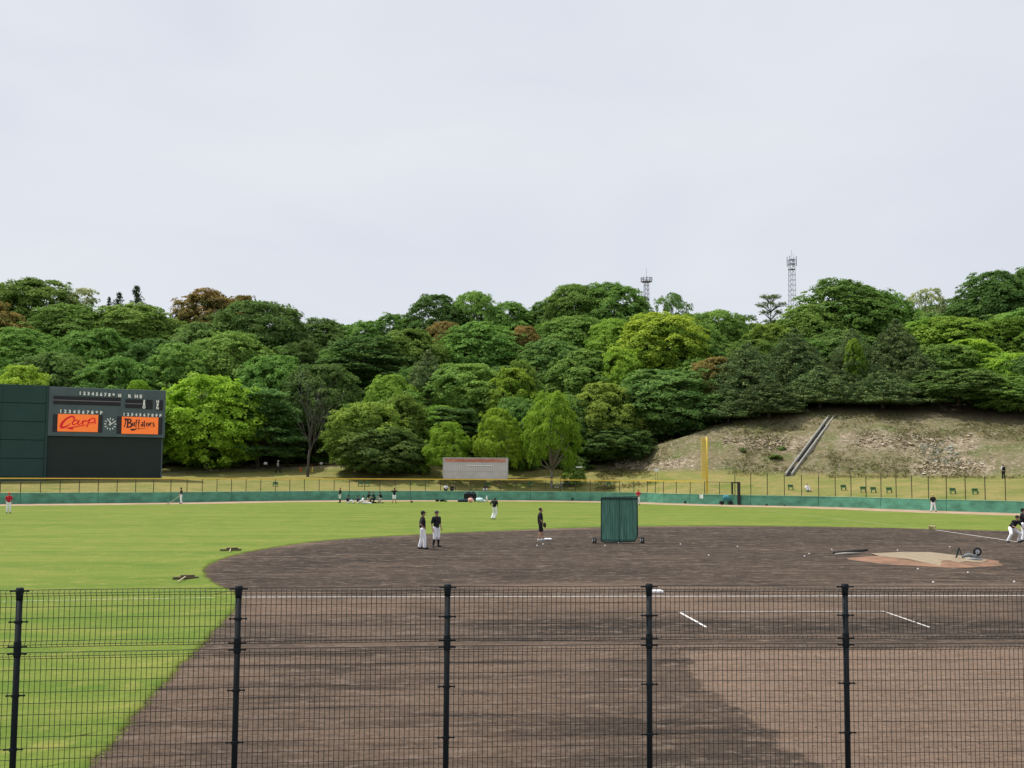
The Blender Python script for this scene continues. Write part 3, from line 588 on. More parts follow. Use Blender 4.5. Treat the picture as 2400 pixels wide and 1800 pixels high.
HERO = [  # px, top, width, depth, look, label
 (-30, 650, 180, 200, 'brown', 'golden brown broadleaf tree cut by the left picture edge above the scoreboard'),
 (78, 607, 190, 236, 'mid', 'green tree forming the leftmost high point of the skyline'),
 (10, 622, 110, 238, 'mid', 'green tree on the skyline at the far left picture edge'),
 (178, 624, 100, 238, 'pale', 'pale thin-leaved tree on the skyline just left of the cedar spires'),
 (295, 620, 34, 238, 'cedar', 'tallest of the pointed cedar tips on the left skyline'),
 (258, 634, 28, 240, 'cedar', 'second tallest pointed cedar tip just left of the tallest one'),
 (236, 644, 18, 242, 'cedar', 'smallest pointed cedar tip beside the pale skyline tree'),
 (638, 670, 28, 240, 'cedar', 'lone spindly cedar tip poking from the skyline left of the dip'),
 (150, 662, 210, 212, 'mid', 'broad green crown below the skyline left of the cedar tips'),
 (290, 660, 210, 214, 'mid', 'broad green crown directly below the pointed cedar tips'),
 (365, 690, 130, 218, 'mid', 'green crown just left of the brown-topped skyline tree'),
 (60, 712, 160, 192, 'mid', 'green tree beneath the golden brown tree at the left edge'),
 (210, 715, 190, 190, 'mid', 'tall green tree above the middle of the scoreboard'),
 (330, 735, 140, 188, 'dark', 'dark crown above the right end of the scoreboard'),
 (120, 765, 190, 176, 'dark', 'dark tree behind the top left of the scoreboard'),
 (255, 775, 180, 174, 'mid', 'large green tree behind the scoreboard top right'),
 (385, 745, 150, 180, 'mid', 'mid green tree between the scoreboard and the bright green tree'),
 (50, 793, 150, 160, 'golden', 'yellow green crown peeping over the left wing of the scoreboard'),
 (-30, 800, 100, 162, 'golden', 'yellow green crown over the scoreboard at the picture edge'),
 (303, 824, 90, 158, 'lime', 'bright green crown tip just over the scoreboard numbers'),
 (455, 630, 165, 232, 'brown', 'big brown-topped tree on the left skyline'),
 (520, 640, 90, 236, 'brown', 'smaller brown-topped crown right of the big brown skyline tree'),
 (560, 652, 190, 214, 'dark', 'dark rounded crown right of the brown skyline trees'),
 (440, 700, 160, 205, 'dark', 'dark green crown below the brown-topped skyline trees'),
 (620, 695, 110, 216, 'dark', 'dark crown under the lone cedar tip'),
 (505, 722, 210, 190, 'mid', 'wide green crown in the hillside above the bright green tree'),
 (590, 770, 150, 180, 'mid', 'mid green tree left of the bare grey tree'),
 (560, 835, 190, 166, 'layer', 'dark tiered tree just right of the bright green tree by the scoreboard'),
 (452, 813, 212, 163, 'lime', 'large bright green tree right beside the scoreboard'),
 (705, 690, 130, 228, 'dark', 'dark crown in the lowest dip of the skyline'),
 (790, 696, 130, 230, 'mid', 'green crown right of the lowest dip of the skyline'),
 (850, 680, 110, 232, 'mid', 'green crown on the rising skyline right of the dip'),
 (650, 742, 120, 200, 'layer', 'flat-tiered tree above the bare grey tree'),
 (790, 728, 230, 194, 'layer', 'broad flat-topped tree with cream-tinged tiers in mid hillside'),
 (690, 790, 170, 176, 'dark', 'dark tree standing behind the bare grey tree'),
 (850, 812, 120, 172, 'limey', 'bright leaning crown above the round olive tree'),
 (795, 872, 165, 160, 'olive', 'round olive green tree at the foot of the hill left of the grey signboard'),
 (872, 855, 110, 164, 'olive', 'dull olive tree behind the round olive tree'),
 (830, 925, 170, 157, 'dark', 'low dark tree under the round olive tree'),
 (925, 758, 160, 176, 'pine', 'tall dark pine above the signboard left of centre'),
 (890, 715, 150, 200, 'mid', 'green crown left of the small brown-topped tree'),
 (958, 697, 90, 214, 'brown', 'small brown-topped tree in the hillside left of centre'),
 (945, 640, 140, 234, 'dark', 'dark rounded skyline crown left of centre'),
 (1026, 632, 100, 234, 'mid', 'green dome-shaped skyline crown left of centre'),
 (1100, 656, 130, 236, 'mid', 'low green skyline crown at the middle of the picture'),
 (1175, 655, 90, 238, 'dark', 'dark low skyline crown left of the highest central crowns'),
 (1040, 700, 190, 206, 'mid', 'broad green crown right of the small brown-topped tree'),
 (1000, 788, 180, 176, 'mid', 'large green tree above the grey signboard'),
 (1135, 707, 90, 206, 'brown', 'brownish crown in the middle of the hillside'),
 (1105, 797, 120, 172, 'golden', 'yellow tipped tree left of the lone tree with the visible trunk'),
 (1128, 780, 70, 174, 'olive', 'small olive crown behind the yellow tipped tree'),
 (968, 912, 95, 154, 'lime', 'leftmost of the three young bright green trees by the signboard'),
 (1080, 882, 104, 154, 'lime', 'middle one of the three young bright green trees behind the signboard'),
 (1192, 847, 118, 151, 'lime', 'tallest young bright green tree with a visible grey trunk right of the signboard'),
 (1240, 616, 130, 234, 'mid', 'left one of the highest central skyline crowns'),
 (1320, 612, 150, 234, 'mid', 'right one of the highest central skyline crowns'),
 (1385, 640, 50, 236, 'darkopen', 'spiky dark crown right beside the small round-headed mast'),
 (1450, 632, 90, 234, 'darkopen', 'thin see-through crown on the skyline right of the small mast'),
 (1240, 688, 190, 210, 'mid', 'dark green crown below the highest central crowns'),
 (1190, 735, 150, 194, 'dark', 'dark green tree right of the brownish central crown'),
 (1270, 760, 190, 184, 'mid', 'rounded green tree left of the big yellow tree'),
 (1325, 692, 130, 200, 'limey', 'bright green crown touching the left of the big yellow tree'),
 (1425, 677, 190, 190, 'golden', 'big yellow green tree with brown flecks right of centre'),
 (1340, 752, 110, 180, 'golden', 'smaller yellow green crown at the lower left of the big yellow tree'),
 (1300, 830, 160, 166, 'olive', 'tall olive tree right behind the lone tree with the visible trunk'),
 (1440, 800, 240, 172, 'dark', 'massive dark tree below the big yellow tree'),
 (1545, 672, 130, 216, 'mid', 'green crown right of the big yellow tree'),
 (1545, 775, 110, 176, 'brown', 'brown tinged crown at the edge of the pine stand'),
 (1510, 700, 110, 206, 'mid', 'green crown behind the right side of the big yellow tree'),
 (1600, 682, 110, 230, 'darkopen', 'dark ragged crown on the skyline left of the umbrella pine'),
 (1664, 634, 66, 216, 'umbrella', 'flat-topped umbrella pine standing out against the sky'),
 (1610, 745, 180, 172, 'pine', 'leftmost big pine above the bank'),
 (1715, 710, 170, 174, 'pine', 'tall pine beneath the umbrella pine'),
 (1835, 742, 170, 172, 'pine', 'dark pine straight above the top of the drain channel'),
 (1935, 690, 150, 178, 'pine', 'pine rising highest in the right part of the pine stand'),
 (1770, 790, 170, 167, 'pine', 'low front pine left of the drain channel'),
 (1905, 800, 180, 165, 'pine', 'low front pine right of the drain channel'),
 (1660, 815, 170, 165, 'pine', 'low front pine nearest the yellow foul pole'),
 (1985, 760, 130, 172, 'pine', 'rightmost pine of the stand above the stony bank'),
 (1825, 608, 210, 212, 'mid', 'large domed green tree on the right skyline'),
 (1905, 632, 130, 214, 'mid', 'green shoulder crown right of the large domed tree'),
 (1745, 662, 140, 206, 'mid', 'green crown just right of the tall lattice mast'),
 (1845, 733, 46, 170, 'golden', 'small yellow crown glowing among the dark pines'),
 (2000, 624, 100, 218, 'pale', 'pale cream-tinged tree on the right skyline'),
 (2060, 645, 90, 222, 'darkopen', 'dark ragged pine-like crown right of the pale skyline tree'),
 (2150, 590, 170, 212, 'dark', 'tall dark tree at the top right of the skyline'),
 (2225, 578, 110, 214, 'dark', 'dark tree cut by the right picture edge at the skyline'),
 (2050, 688, 170, 192, 'limey', 'fresh green crown below the pale skyline tree'),
 (2170, 690, 150, 190, 'limey', 'fresh green crown near the right picture edge'),
 (2090, 735, 150, 178, 'golden', 'yellow green crown in the right hillside'),
 (2195, 765, 110, 170, 'golden', 'yellow tipped tree touching the right picture edge'),
 (2040, 745, 130, 176, 'mid', 'green crown between the pines and the yellow green crown'),
 (2070, 800, 200, 166, 'dark', 'dark tree above the right stony bank'),
 (2190, 815, 160, 162, 'mid', 'green tree above the bank at the right picture edge'),
]
used = []
for i, (px, py, w, F, look, lab) in enumerate(HERO):
    trunk_l = bark_l if px in (1192, 1080, 968) else None
    tree(px, py, w*1.08, F, look, lab, 'trees of the wooded hillside', bark=trunk_l, shp='full' if px in (452, 303, 1440) else None); used.append((px, py, w, F))
# fill the slope between the picked-out trees
REG = ['behind the scoreboard', 'left of the bare tree', 'left of the signboard', 'behind the signboard', 'left of the foul pole', 'above the foul pole', 'above the drain', 'at the right edge']
def region(px): return REG[max(0, min(7, int((px)/2212*8)))]
FL = [(157, 168, 30, 915), (162, 122, 30, 895), (170, 135, 28, None), (180, 140, 24, None), (192, 150, 22, None), (205, 150, 20, None), (218, 150, 18, None), (230, 140, 18, None)]
cnt = 0
for ri, Fb in enumerate((163, 171, 181, 192, 204, 216, 228, 238)):
    px = -330+ri*17
    while px < 2560:
        F = max(Fb, interp(px, CXs, SLF)+3+ri*1.5)+RT_.uniform(-3, 3); w = RT_.uniform(105, 165)*(185/F)
        gz = tz(px, F); H = RT_.uniform(9.0, 12.5)*(.9 if ri > 5 else 1)
        p = WP(F, (px*S-1200)/FPX*F, gz+H); sky = interp(px, SKX, SKY)
        d = p-CAM; pyt = (900-d.dot(u0)/d.dot(fwd)*FPX)/S
        if pyt < sky+16: pyt = sky+16+RT_.uniform(0, 12)
        # keep the fill behind and below the picked-out crowns in front of it
        ok = True
        for (hx, hy, hw, hF) in used:
            if abs(px-hx) < hw*.5 and hF > F+1 and pyt < hy+hw*.48: pyt = hy+hw*.48+RT_.uniform(0, 8)
        top = D(px, pyt, F)
        if top.z-gz > 5:
            if 1520 < px < 2010 and ri < 3: look = 'pine'
            else: look = RT_.choices(['dark', 'mid', 'limey', 'layer', 'olive', 'brown', 'pine'], [32, 48, 12, 3, 4, .5, 2])[0]
            hue = {'dark': 'dark green', 'mid': 'mid green', 'limey': 'fresh green', 'layer': 'tiered green', 'olive': 'olive green', 'brown': 'brown tinged', 'pine': 'dark needle'}[look]
            row = 'low on the slope' if ri < 2 else ('midway up the slope' if ri < 5 else 'high on the slope')
            tree(px, pyt, w, F, look, f'{hue} trees {row} {region(px)}', f'{hue} trees {row} {region(px)}'); cnt += 1
        px += w*RT_.uniform(.62, .85)
# undergrowth along the forest edge
k = 0
for px in np.arange(380, 2300, 30):
    F = interp(px, CXs, SLF)+RT_.uniform(-.5, 3.5); 
    if px < 380 or 1265 < px: continue
    y0 = interp(px, CXs, SLY); pyt = y0-RT_.uniform(12, 34)
    tree(px+RT_.uniform(-12, 12), pyt, RT_.uniform(34, 62), F, RT_.choice(['dark', 'dark', 'mid', 'olive']), f'low shrubs along the forest edge {region(px)}', f'shrubs along the forest edge {region(px)}', shp='shrub')
for (px, py, w, F, lk, lab) in ((1240, 975, 60, 152, 'olive', 'sparse brownish bush right of the lone tree with visible trunk'), (905, 975, 60, 156, 'olive', 'small gnarled bush left of the grey signboard'), (1675, 1004, 34, 151, 'mid', 'leafy bush growing at the left side of the drain channel foot'), (1605, 967, 16, 154, 'dark', 'tiny dark bush on the pale scar right of the foul pole'), (1690, 985, 22, 153, 'mid', 'small green bush half way up the left side of the drain channel')):
    tree(px, py, w, F, lk, lab, shp='shrub')
# bare tree
bark_g = mat('bark_grey', (.085, .078, .070), .95, .3, 4)
bt = D(665, 1000, 157); bz = tz(665, 157); e = empty('bare_tree', (bt.x, bt.y, bz), 0, 'bare grey tree with many upright leafless branches at the forest edge', 'tree')
tr = MB(); tr.tube([(0, 0, -.4), (.1, 0, 2.5), (.3, .1, 5.2)], [.22, .17, .13], 8); tr.build('trunk', bark_g, e, True)
rb = random.Random(5); br = MB()
def branch(p, d, L_, r, lv):
    q = [p]; c = p.copy(); dd = d.copy()
    for i in range(4):
        dd = (dd+Vector((rb.gauss(0, .12), rb.gauss(0, .12), .08))).normalized(); c = c+dd*L_/4; q.append(c.copy())
    br.tube(q, [r, r*.8, r*.6, r*.45, r*.28], 5)
    if lv:
        for k in range(3 if lv > 1 else 4):
            i = rb.randint(1, 3); branch(q[i], (dd+Vector((rb.gauss(0, .45), rb.gauss(0, .45), .15))).normalized(), L_*.62, r*.5, lv-1)
for a_ in range(7):
    branch(Vector((.05+a_*.03, 0, 2.2+a_*.45)), Vector((rb.uniform(-.30, .30), rb.uniform(-.25, .25), 1)).normalized(), rb.uniform(5.5, 8.5), .075, 2)
br.build('branches', bark_g, e, True)
print('trees', len(HERO)+cnt)

# ================================================================ OUTFIELD WALL AND FENCE
wall_m = mat('wall_green', (.095, .285, .195), .65, .3, .9, spec=.25, stretch=(1, 1, 1.6)); walltop_m = mat('wall_cap', (.30, .50, .33), .6, .15)
dkfence = mat('fence_post_dark', (.05, .05, .035), .6, .1); yel = mat('yellow_paint', (.72, .50, .06), .5, .08, 6); white_p = mat('white_paint', (.78, .78, .76), .6, .06)
foul_i = min(range(len(wallpath)), key=lambda i: (wallpath[i]-G(1527, 1089)).length)
wl = empty('outfield_wall', wallpath[foul_i], 0, 'low green padded wall curving round the whole outfield', 'wall'); base = wallpath[foul_i].copy()
def strip(path, z0, z1, th, name, m, parent, off):
    v = []; f = []; n = len(path)
    for i, p in enumerate(path):
        a = path[max(0, i-1)]; b = path[min(n-1, i+1)]; tn = (b-a).normalized(); nn = Vector((tn.y, -tn.x, 0))
        if nn.dot(CAM+FW*60-p) < 0: nn = -nn
        for q, z in ((0, z0), (0, z1), (-th, z1), (-th, z0)): v.append(p+nn*(q+off)+Vector((0, 0, z))-base)
    for i in range(n-1):
        for k in range(4): f.append((i*4+k, i*4+4+k, i*4+4+(k+1) % 4, i*4+(k+1) % 4))
    bm = bmesh.new(); me = pyd(name, v, f); bm.from_mesh(me); bmesh.ops.recalc_face_normals(bm, faces=bm.faces[:]); bm.to_mesh(me); bm.free()
    return obj(name, me, m, parent)
def resample(path, d):
    out = [path[0]]; acc = 0
    for i in range(1, len(path)):
        seg = path[i]-path[i-1]; L_ = seg.length; pos = d-acc
        while pos <= L_: out.append(path[i-1]+seg*(pos/L_)); pos += d
        acc = L_-(pos-d)
    return out
rs = resample(wallpath, 2.0)
for i in range(0, len(rs)-4, 4):
    sub = [Vector(q) for q in rs[i:i+5]]; sub[0] = sub[0].lerp(sub[1], .012); sub[4] = sub[4].lerp(sub[3], .012)
    strip(sub, 0, 1.16, .18, 'pad_panel', wall_m, wl, 0)
strip(rs, 1.161, 1.21, .22, 'wall_cap', walltop_m, wl, .02)
strip(rs, 0, 1.15, .06, 'backing', dkfence, wl, -.19)
fn = empty('outfield_fence', base, 0, 'thin mesh fence with yellow top rail standing on the green outfield wall', 'fence')
fi = min(range(len(rs)), key=lambda i: (rs[i]-base).length)
gate_a = G(1587, 1090); gi = min(range(len(rs)), key=lambda i: (rs[i]-G(1598, 1091)).length)
pm = MB().tube([(0, 0, 0), (0, 0, 1.50)], .045, 6); pme = pyd('post', pm.v, pm.f); pme.materials.append(dkfence)
pt = MB().tube([(0, 0, 0), (0, 0, 2.42)], .045, 6); ptm = pyd('post', pt.v, pt.f); ptm.materials.append(dkfence)
def wallz(i): return 1.21
for i, p in enumerate(rs):
    a = rs[max(0, i-1)]; b = rs[min(len(rs)-1, i+1)]; tn = (b-a).normalized(); nn = Vector((tn.y, -tn.x, 0)); nn = nn if nn.dot(CAM+FW*60-p) > 0 else -nn
    obj('post', pme if i < gi else ptm, None, fn, p-nn*.1-base+UP*1.21)
strip(rs[:fi+1], 2.68, 2.80, .10, 'top_rail', yel, fn, -.04)
strip(rs[fi:gi+1], 2.66, 2.71, .05, 'top_rail', dkfence, fn, -.07)
# wire net: real thin wires in a coarse grid, one joined part
wm = mat('net_wire', (.16, .16, .10), .6, .05)
def net(path, z0, z1, dz, dx, r, off=-.1):
    mb = MB(); pts = resample(path, dx)
    for k in range(int((z1-z0)/dz)+1):
        z = z0+k*dz; mb.tube([p-base+UP*z for p in path[::1]], r, 3, False)
    for p in pts: mb.tube([p-base+UP*z0, p-base+UP*z1], r, 3, False)
    return mb
def shift(path, o):
    out = []
    for i, p in enumerate(path):
        a = path[max(0, i-1)]; b = path[min(len(path)-1, i+1)]; tn = (b-a).normalized(); nn = Vector((tn.y, -tn.x, 0)); nn = nn if nn.dot(CAM+FW*60-p) > 0 else -nn
        out.append(p+nn*o)
    return out
tag(net(shift(rs[:gi+1], -.1), 1.3, 2.6, .26, .3, .0016).build('wire_net', wm, fn), kind='stuff')
tag(net(shift(rs[gi:], -.1), 1.3, 3.5, .3, .3, .0016).build('wire_net', wm, fn), kind='stuff')
# gate frame in the fence
gp = G(1589, 1090.5); a_ = (G(1597, 1091)-G(1582, 1090)); a_.z = 0; an = math.atan2(a_.y, a_.x)
ge = empty('fence_gate', gp, an, 'black framed gate rising from the green wall right of the foul pole', 'gate')
gm = mat('black_steel', (.02, .02, .02), .5, .1)
for nm, lo, hi in (('gate_post', (-.95, -.08, 0), (-.77, .08, 2.75)), ('gate_post', (.70, -.12, 0), (1.05, .12, 2.75)), ('lintel', (-.765, -.06, 2.58), (.695, .06, 2.74))):
    MB().box(lo, hi, .02).build(nm, gm, ge)
MB().box((-.76, -.05, .02), (.69, .03, 1.19), .02).build('gate_leaf', wall_m, ge)
# foul pole
fp = G(1527, 1089)
pe = empty('foul_pole', fp, math.atan2(RT.y, RT.x), 'tall yellow foul pole with screen beside the 100 mark', 'pole')
MB().box((.22, -.62, .0), (.40, -.55, 1.18), .01).build('white_base', white_p, pe); MB().tube([(-.02, -.25, 0), (-.02, -.25, 1.25)], .11, 10).build('footing', yel, pe)
MB().tube([(-.02, -.25, 1.252), (-.02, -.25, 8.15)], .12, 12).build('pole_shaft', yel, pe, True)
sc = MB(); sc.tube([(-.62, -.25, 3.1), (-.62, -.25, 8.1)], .05, 6)
sc.build('screen_edge', yel, pe)
rung = MB().box((-.60, -.27, -.03), (-.15, -.23, .03)); rme = pyd('rung', rung.v, rung.f); rme.materials.append(yel)
for k in range(9): obj('rung', rme, None, pe, (0, 0, 3.1+k*.62))
sm = MB()
for k in range(12): sm.tube([(-.58+k*.037, -.25, 3.12), (-.58+k*.037, -.25, 8.05)], .012, 3)
tag(sm.build('screen_wires', yel, pe), kind='stuff')
hd = text_mesh('100', .66, .012, .012, 1.1); hm = obj('distance_number', hd, white_p)
hm.location = G(1514, 1071.5, 0); q = D(1514.5, 1073, (fp-CAM).dot(FW)-.9); hm.location = q; hm.rotation_euler = (0, 0, math.atan2(a_.y, a_.x))
hm.name = 'distance_number'; tag(hm, 'white numerals 100 on the green wall left of the foul pole', 'sign')

# ================================================================ SCOREBOARD
F1, F2 = 143.0, 149.0
bl = D(108*1/S, 1112/S, F1); br_ = D(383/S, 1110/S, F2); zb = min(bl.z, br_.z)-1.2
ax = (br_-bl); ax.z = 0; LW = ax.length; ang = math.atan2(ax.y, ax.x)
topz = D(108/S, 906/S, F1).z; splitz = D(108/S, 1019/S, F1).z
sb = empty('scoreboard', (bl.x, bl.y, 0), ang, 'large dark green scoreboard with orange team panels and white clock', 'scoreboard')
sb_g = mat('board_slate', (.085, .120, .132), .55, .10, .6, spec=.3); sb_d = mat('board_dark', (.012, .024, .022), .5, .12, .4, spec=.3); sb_l = mat('board_left_green', (.020, .056, .052), .5, .12, .4, spec=.3)
blk = mat('display_black', (.018, .017, .022), .4, .05); org = mat('panel_orange', (.80, .20, .045), .45, .04); red_m = mat('lettering_red', (.62, .02, .03), .45, .04); navy = mat('lettering_navy', (.05, .02, .03), .5, .04); silver = mat('rail_silver', (.22, .20, .22), .5, .05); wlet = mat('lettering_white', (.90, .90, .88), .6, .03)
u = LW/1520; 
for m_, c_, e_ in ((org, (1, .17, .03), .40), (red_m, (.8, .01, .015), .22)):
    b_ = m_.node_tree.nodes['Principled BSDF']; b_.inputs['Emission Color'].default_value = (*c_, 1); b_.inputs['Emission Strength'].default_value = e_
def bx(cx): return (cx-600)*u
def bz_(cy): return topz-(cy-155)*(topz-splitz)/615.
mbx = MB(); mbx.box((0, .0, splitz), (LW, 2.2, topz), .04); mbx.build('upper_housing', sb_g, sb)
MB().box((-.02, .28, zb), (LW-.35, 2.1, splitz-.01)).build('lower_screen', sb_d, sb)
MB().box((-.02, -.06, splitz-.12), (LW+.02, .25, splitz+.10), .02).build('sill', sb_g, sb)
MB().box((LW-.34, .4, zb), (LW-.16, 1.9, splitz-.012)).build('side_column', sb_g, sb)
# facing panels of the upper part (thin sheets with joints)
npn = 12
for i in range(npn):
    x0 = LW*i/npn+.02; x1 = LW*(i+1)/npn-.02
    MB().box((x0, -.03, bz_(262)+.02), (x1, -.002, topz-.03), .006).build('facing_panel', sb_g, sb)
# left wing: a separate structure, five courses
lw = empty('scoreboard_wing', (bl.x, bl.y, 0), ang, 'plain dark green wing left of the scoreboard with horizontal seams', 'wall')
zt = topz+.12; hh = (zt-zb)/5.35
for k in range(6):
    z1 = zt-k*hh; z0 = max(zb, z1-hh+.06)
    if z1-z0 < .2: continue
    for j in range(4): MB().box((-.34-5.2*(j+1)+.03, .10+.02*(k % 2), z0), (-.34-5.2*j, .4, z1), .015).build('panel', sb_l, lw)
MB().box((-21.1, .42, zb), (-.02, 2.2, zt-.05)).build('backing', sb_d, lw); MB().box((-.30, .02, zb), (-.03, .9, zt), .02).build('corner_column', sb_l, lw)
FYs = -.035
def scr(cx0, cy0, cx1, cy1, name, m, y0=-.06, y1=-.004, parent=sb): return MB().box((bx(cx0), y0, bz_(cy1)), (bx(cx1), y1, bz_(cy0)), .012).build(name, m, parent)
# score rows, lean of the photograph's perspective follows from the real board
for (c0, y0, c1, y1) in ((655, 272, 1520, 317), (655, 331, 1520, 376), (1580, 285, 1805, 335), (1580, 349, 1805, 400)): scr(c0, y0, c1, y1, 'score_row', blk)
scr(655, 318.5, 1520, 329, 'divider', silver); scr(1580, 337, 1805, 347, 'divider', silver)
scr(1858, 285, 1945, 410, 'count_lamp_panel', blk); scr(2040, 285, 2085, 420, 'call_lamp_panel', blk); scr(1806, 285, 1855, 410, 'count_letter_panel', blk, -.055); scr(1985, 285, 2037, 420, 'call_letter_panel', blk, -.055)
def put(txt, cx, cy, hpx, m=wlet, y=-.07, bold=.02, sx=1.0, name='lettering'):
    size = hpx*u/.70*1.0; me = text_mesh(txt, size, .012, bold*1.2, sx)
    o = obj(name, me, m, sb, (bx(cx), y, bz_(cy))); return o
for i, ch_ in enumerate('123456789'): put(ch_, 990+i*54, 228+i*1.5, 42, bold=.028, sx=.95)
put('10', 1498, 243, 42, bold=.028, sx=.8)
for ch_, cx in (('R', 1632), ('H', 1722), ('E', 1782)): put(ch_, cx, 246, 42, bold=.028, sx=1.05)
for ch_, cy in (('S', 308), ('B', 346), ('O', 386)): put(ch_, 1830, cy, 35, bold=.028, sx=1.0)
for ch_, cy in (('H', 306), ('E', 348), ('Fc', 392)): put(ch_, 2011, cy, 35, bold=.028, sx=1.0 if len(ch_) == 1 else .8)
for i, ch_ in enumerate('123456789P'): put(ch_, 752+i*57.5, 468+i*.8, 42, bold=.028, sx=.95)
for i, ch_ in enumerate('123456789P'): put(ch_, 1568+i*54, 486+i*.6, 37, bold=.028, sx=.95)
for (a0, a1) in ((658, 716), (1236, 1290), (1480, 1540), (2030, 2085)): 
    scr(a0, 505 if a0 < 1300 else 518, a1, 728 if a0 < 1300 else 738, 'name_column', blk)
    for k in range(6):
        scr(a0+6, 512+k*36, a1-6, 542+k*36, 'name_slot', mat('slot_dark', (.035, .03, .04), .5), -.075, -.062)
p1 = scr(718, 500, 1234, 724, 'team_panel', org, -.09); p2 = scr(1542, 515, 2028, 738, 'team_panel', org, -.09); p1['label'] = 'orange panel with red script'; p2['label'] = 'orange panel with dark blackletter'
def stroke(paths, m, name, y=-.105):
    mb = MB()
    for pts, wds in paths:
        P = crom([(a, b, w_) for (a, b), w_ in zip(pts, wds)], 6); v = []; n = len(P)
        for i, (a, b, w_) in enumerate(P):
            p = Vector((bx(a), 0, bz_(b))); a0 = P[max(0, i-1)]; a1 = P[min(n-1, i+1)]; tn = Vector((a1[0]-a0[0], 0, -(a1[1]-a0[1]))); tn = tn.normalized() if tn.length else Vector((1, 0, 0)); nn = Vector((-tn.z, 0, tn.x))*w_*u*.5
            v += [p+nn+Vector((0, y, 0)), p-nn+Vector((0, y, 0)), p-nn+Vector((0, y+.012, 0)), p+nn+Vector((0, y+.012, 0))]
        f = []
        for i in range(n-1):
            for k in range(4): f.append((i*4+k, i*4+4+k, i*4+4+(k+1) % 4, i*4+(k+1) % 4))
        f += [(0, 1, 2, 3), (n*4-4, n*4-3, n*4-2, n*4-1)]
        mb.add(v, f); y -= .0015
    return mb.build(name, m, sb)
stroke([([(915, 590), (925, 545), (890, 530), (830, 560), (775, 620), (765, 665), (800, 672), (850, 645), (880, 620)], [10, 22, 24, 26, 34, 36, 26, 16, 8]),
        ([(985, 590), (950, 575), (915, 595), (905, 625), (935, 632), (975, 600), (990, 580), (975, 625), (1000, 628), (1030, 590)], [12, 16, 18, 18, 14, 12, 16, 16, 10, 8]),
        ([(1030, 595), (1045, 580), (1030, 630), (1040, 605), (1070, 578), (1085, 592)], [8, 16, 16, 12, 16, 14]),
        ([(1085, 600), (1125, 560), (1095, 645), (1080, 660)], [8, 16, 18, 12]),
        ([(1120, 585), (1155, 545), (1190, 560), (1185, 590), (1140, 608), (1120, 600)], [10, 16, 18, 16, 14, 10]), ([(1185, 585), (1205, 605), (1180, 612)], [10, 12, 8])], red_m, 'script_wordmark')
tri = lambda pts, m, nm, y=-.108: MB().add([(bx(a), y, bz_(b)) for a, b in pts]+[(bx(a), y+.014, bz_(b)) for a, b in pts], [tuple(range(len(pts)-1, -1, -1)), tuple(range(len(pts), 2*len(pts)))]+[(i, (i+1) % len(pts), (i+1) % len(pts)+len(pts), i+len(pts)) for i in range(len(pts))]).build(nm, m, sb)
tri([(1080, 628), (820, 678), (905, 702), (925, 672), (1060, 644)], red_m, 'swoosh'); tri([(1920, 655), (1650, 675), (1680, 700), (1720, 690), (1735, 678)], navy, 'swoosh')
# blackletter wordmark from heavy strokes
bl_s = [([(1570, 548), (1600, 545), (1612, 565)], [14, 20, 10]), ([(1592, 550), (1590, 600), (1575, 652)], [16, 14, 12]), ([(1622, 545), (1620, 650)], [22, 20]), ([(1605, 548), (1650, 548), (1662, 575), (1630, 592)], [14, 20, 20, 10]),
        ([(1630, 595), (1670, 608), (1662, 645), (1600, 655)], [12, 22, 22, 12])]
x_ = 1690
for ch_ in 'uffaloes':
    w_ = 36
    if ch_ == 'u': bl_s += [([(x_, 585), (x_, 632)], [13, 14]), ([(x_, 634), (x_+20, 630)], [9, 9]), ([(x_+20, 585), (x_+20, 640)], [13, 13])]
    if ch_ == 'f': w_ = 30; bl_s += [([(x_+18, 560), (x_+2, 562), (x_, 660)], [10, 14, 9]), ([(x_-10, 590), (x_+18, 588)], [8, 8])]
    if ch_ == 'a': bl_s += [([(x_, 588), (x_+20, 586), (x_+20, 640)], [9, 12, 13]), ([(x_+18, 608), (x_, 616), (x_+2, 634), (x_+18, 628)], [8, 13, 13, 8])]
    if ch_ == 'l': w_ = 24; bl_s += [([(x_, 560), (x_, 636), (x_+10, 634)], [13, 14, 8])]
    if ch_ == 'o': bl_s += [([(x_+10, 586), (x_, 598), (x_, 622), (x_+10, 636)], [8, 14, 14, 8]), ([(x_+12, 586), (x_+22, 598), (x_+22, 622), (x_+12, 636)], [8, 13, 13, 8])]
    if ch_ == 'e': bl_s += [([(x_+20, 634), (x_, 622), (x_, 598), (x_+16, 586), (x_+20, 600), (x_+4, 612)], [8, 13, 14, 12, 10, 7])]
    if ch_ == 's': bl_s += [([(x_+22, 586), (x_+2, 592), (x_+6, 608), (x_+22, 616), (x_+16, 636), (x_, 640)], [11, 13, 13, 13, 13, 9])]
    x_ += w_+5
stroke(bl_s, navy, 'blackletter_wordmark')
cx0, cy0 = 1392, 615
hand = []
for k in range(12):
    a = math.radians(30*k); r0, r1 = 54, 80
    stroke([([(cx0+r0*math.sin(a), cy0-r0*math.cos(a)), (cx0+r1*math.sin(a), cy0-r1*math.cos(a))], [11, 13])], wlet, 'hour_mark', -.05)
stroke([([(cx0-8, cy0+18), (cx0+3, cy0-6), (cx0-24, cy0-55)], [14, 18, 8])], wlet, 'hour_hand', -.05); stroke([([(cx0-18, cy0+10), (cx0+10, cy0-2), (cx0+72, cy0-38)], [12, 13, 7])], wlet, 'minute_hand', -.06)

# ================================================================ THINGS ON THE BANK
def face(e): return math.atan2(RT.y, RT.x)
AZ = math.atan2(RT.y, RT.x)
def on(px, F): return surf(px, F)
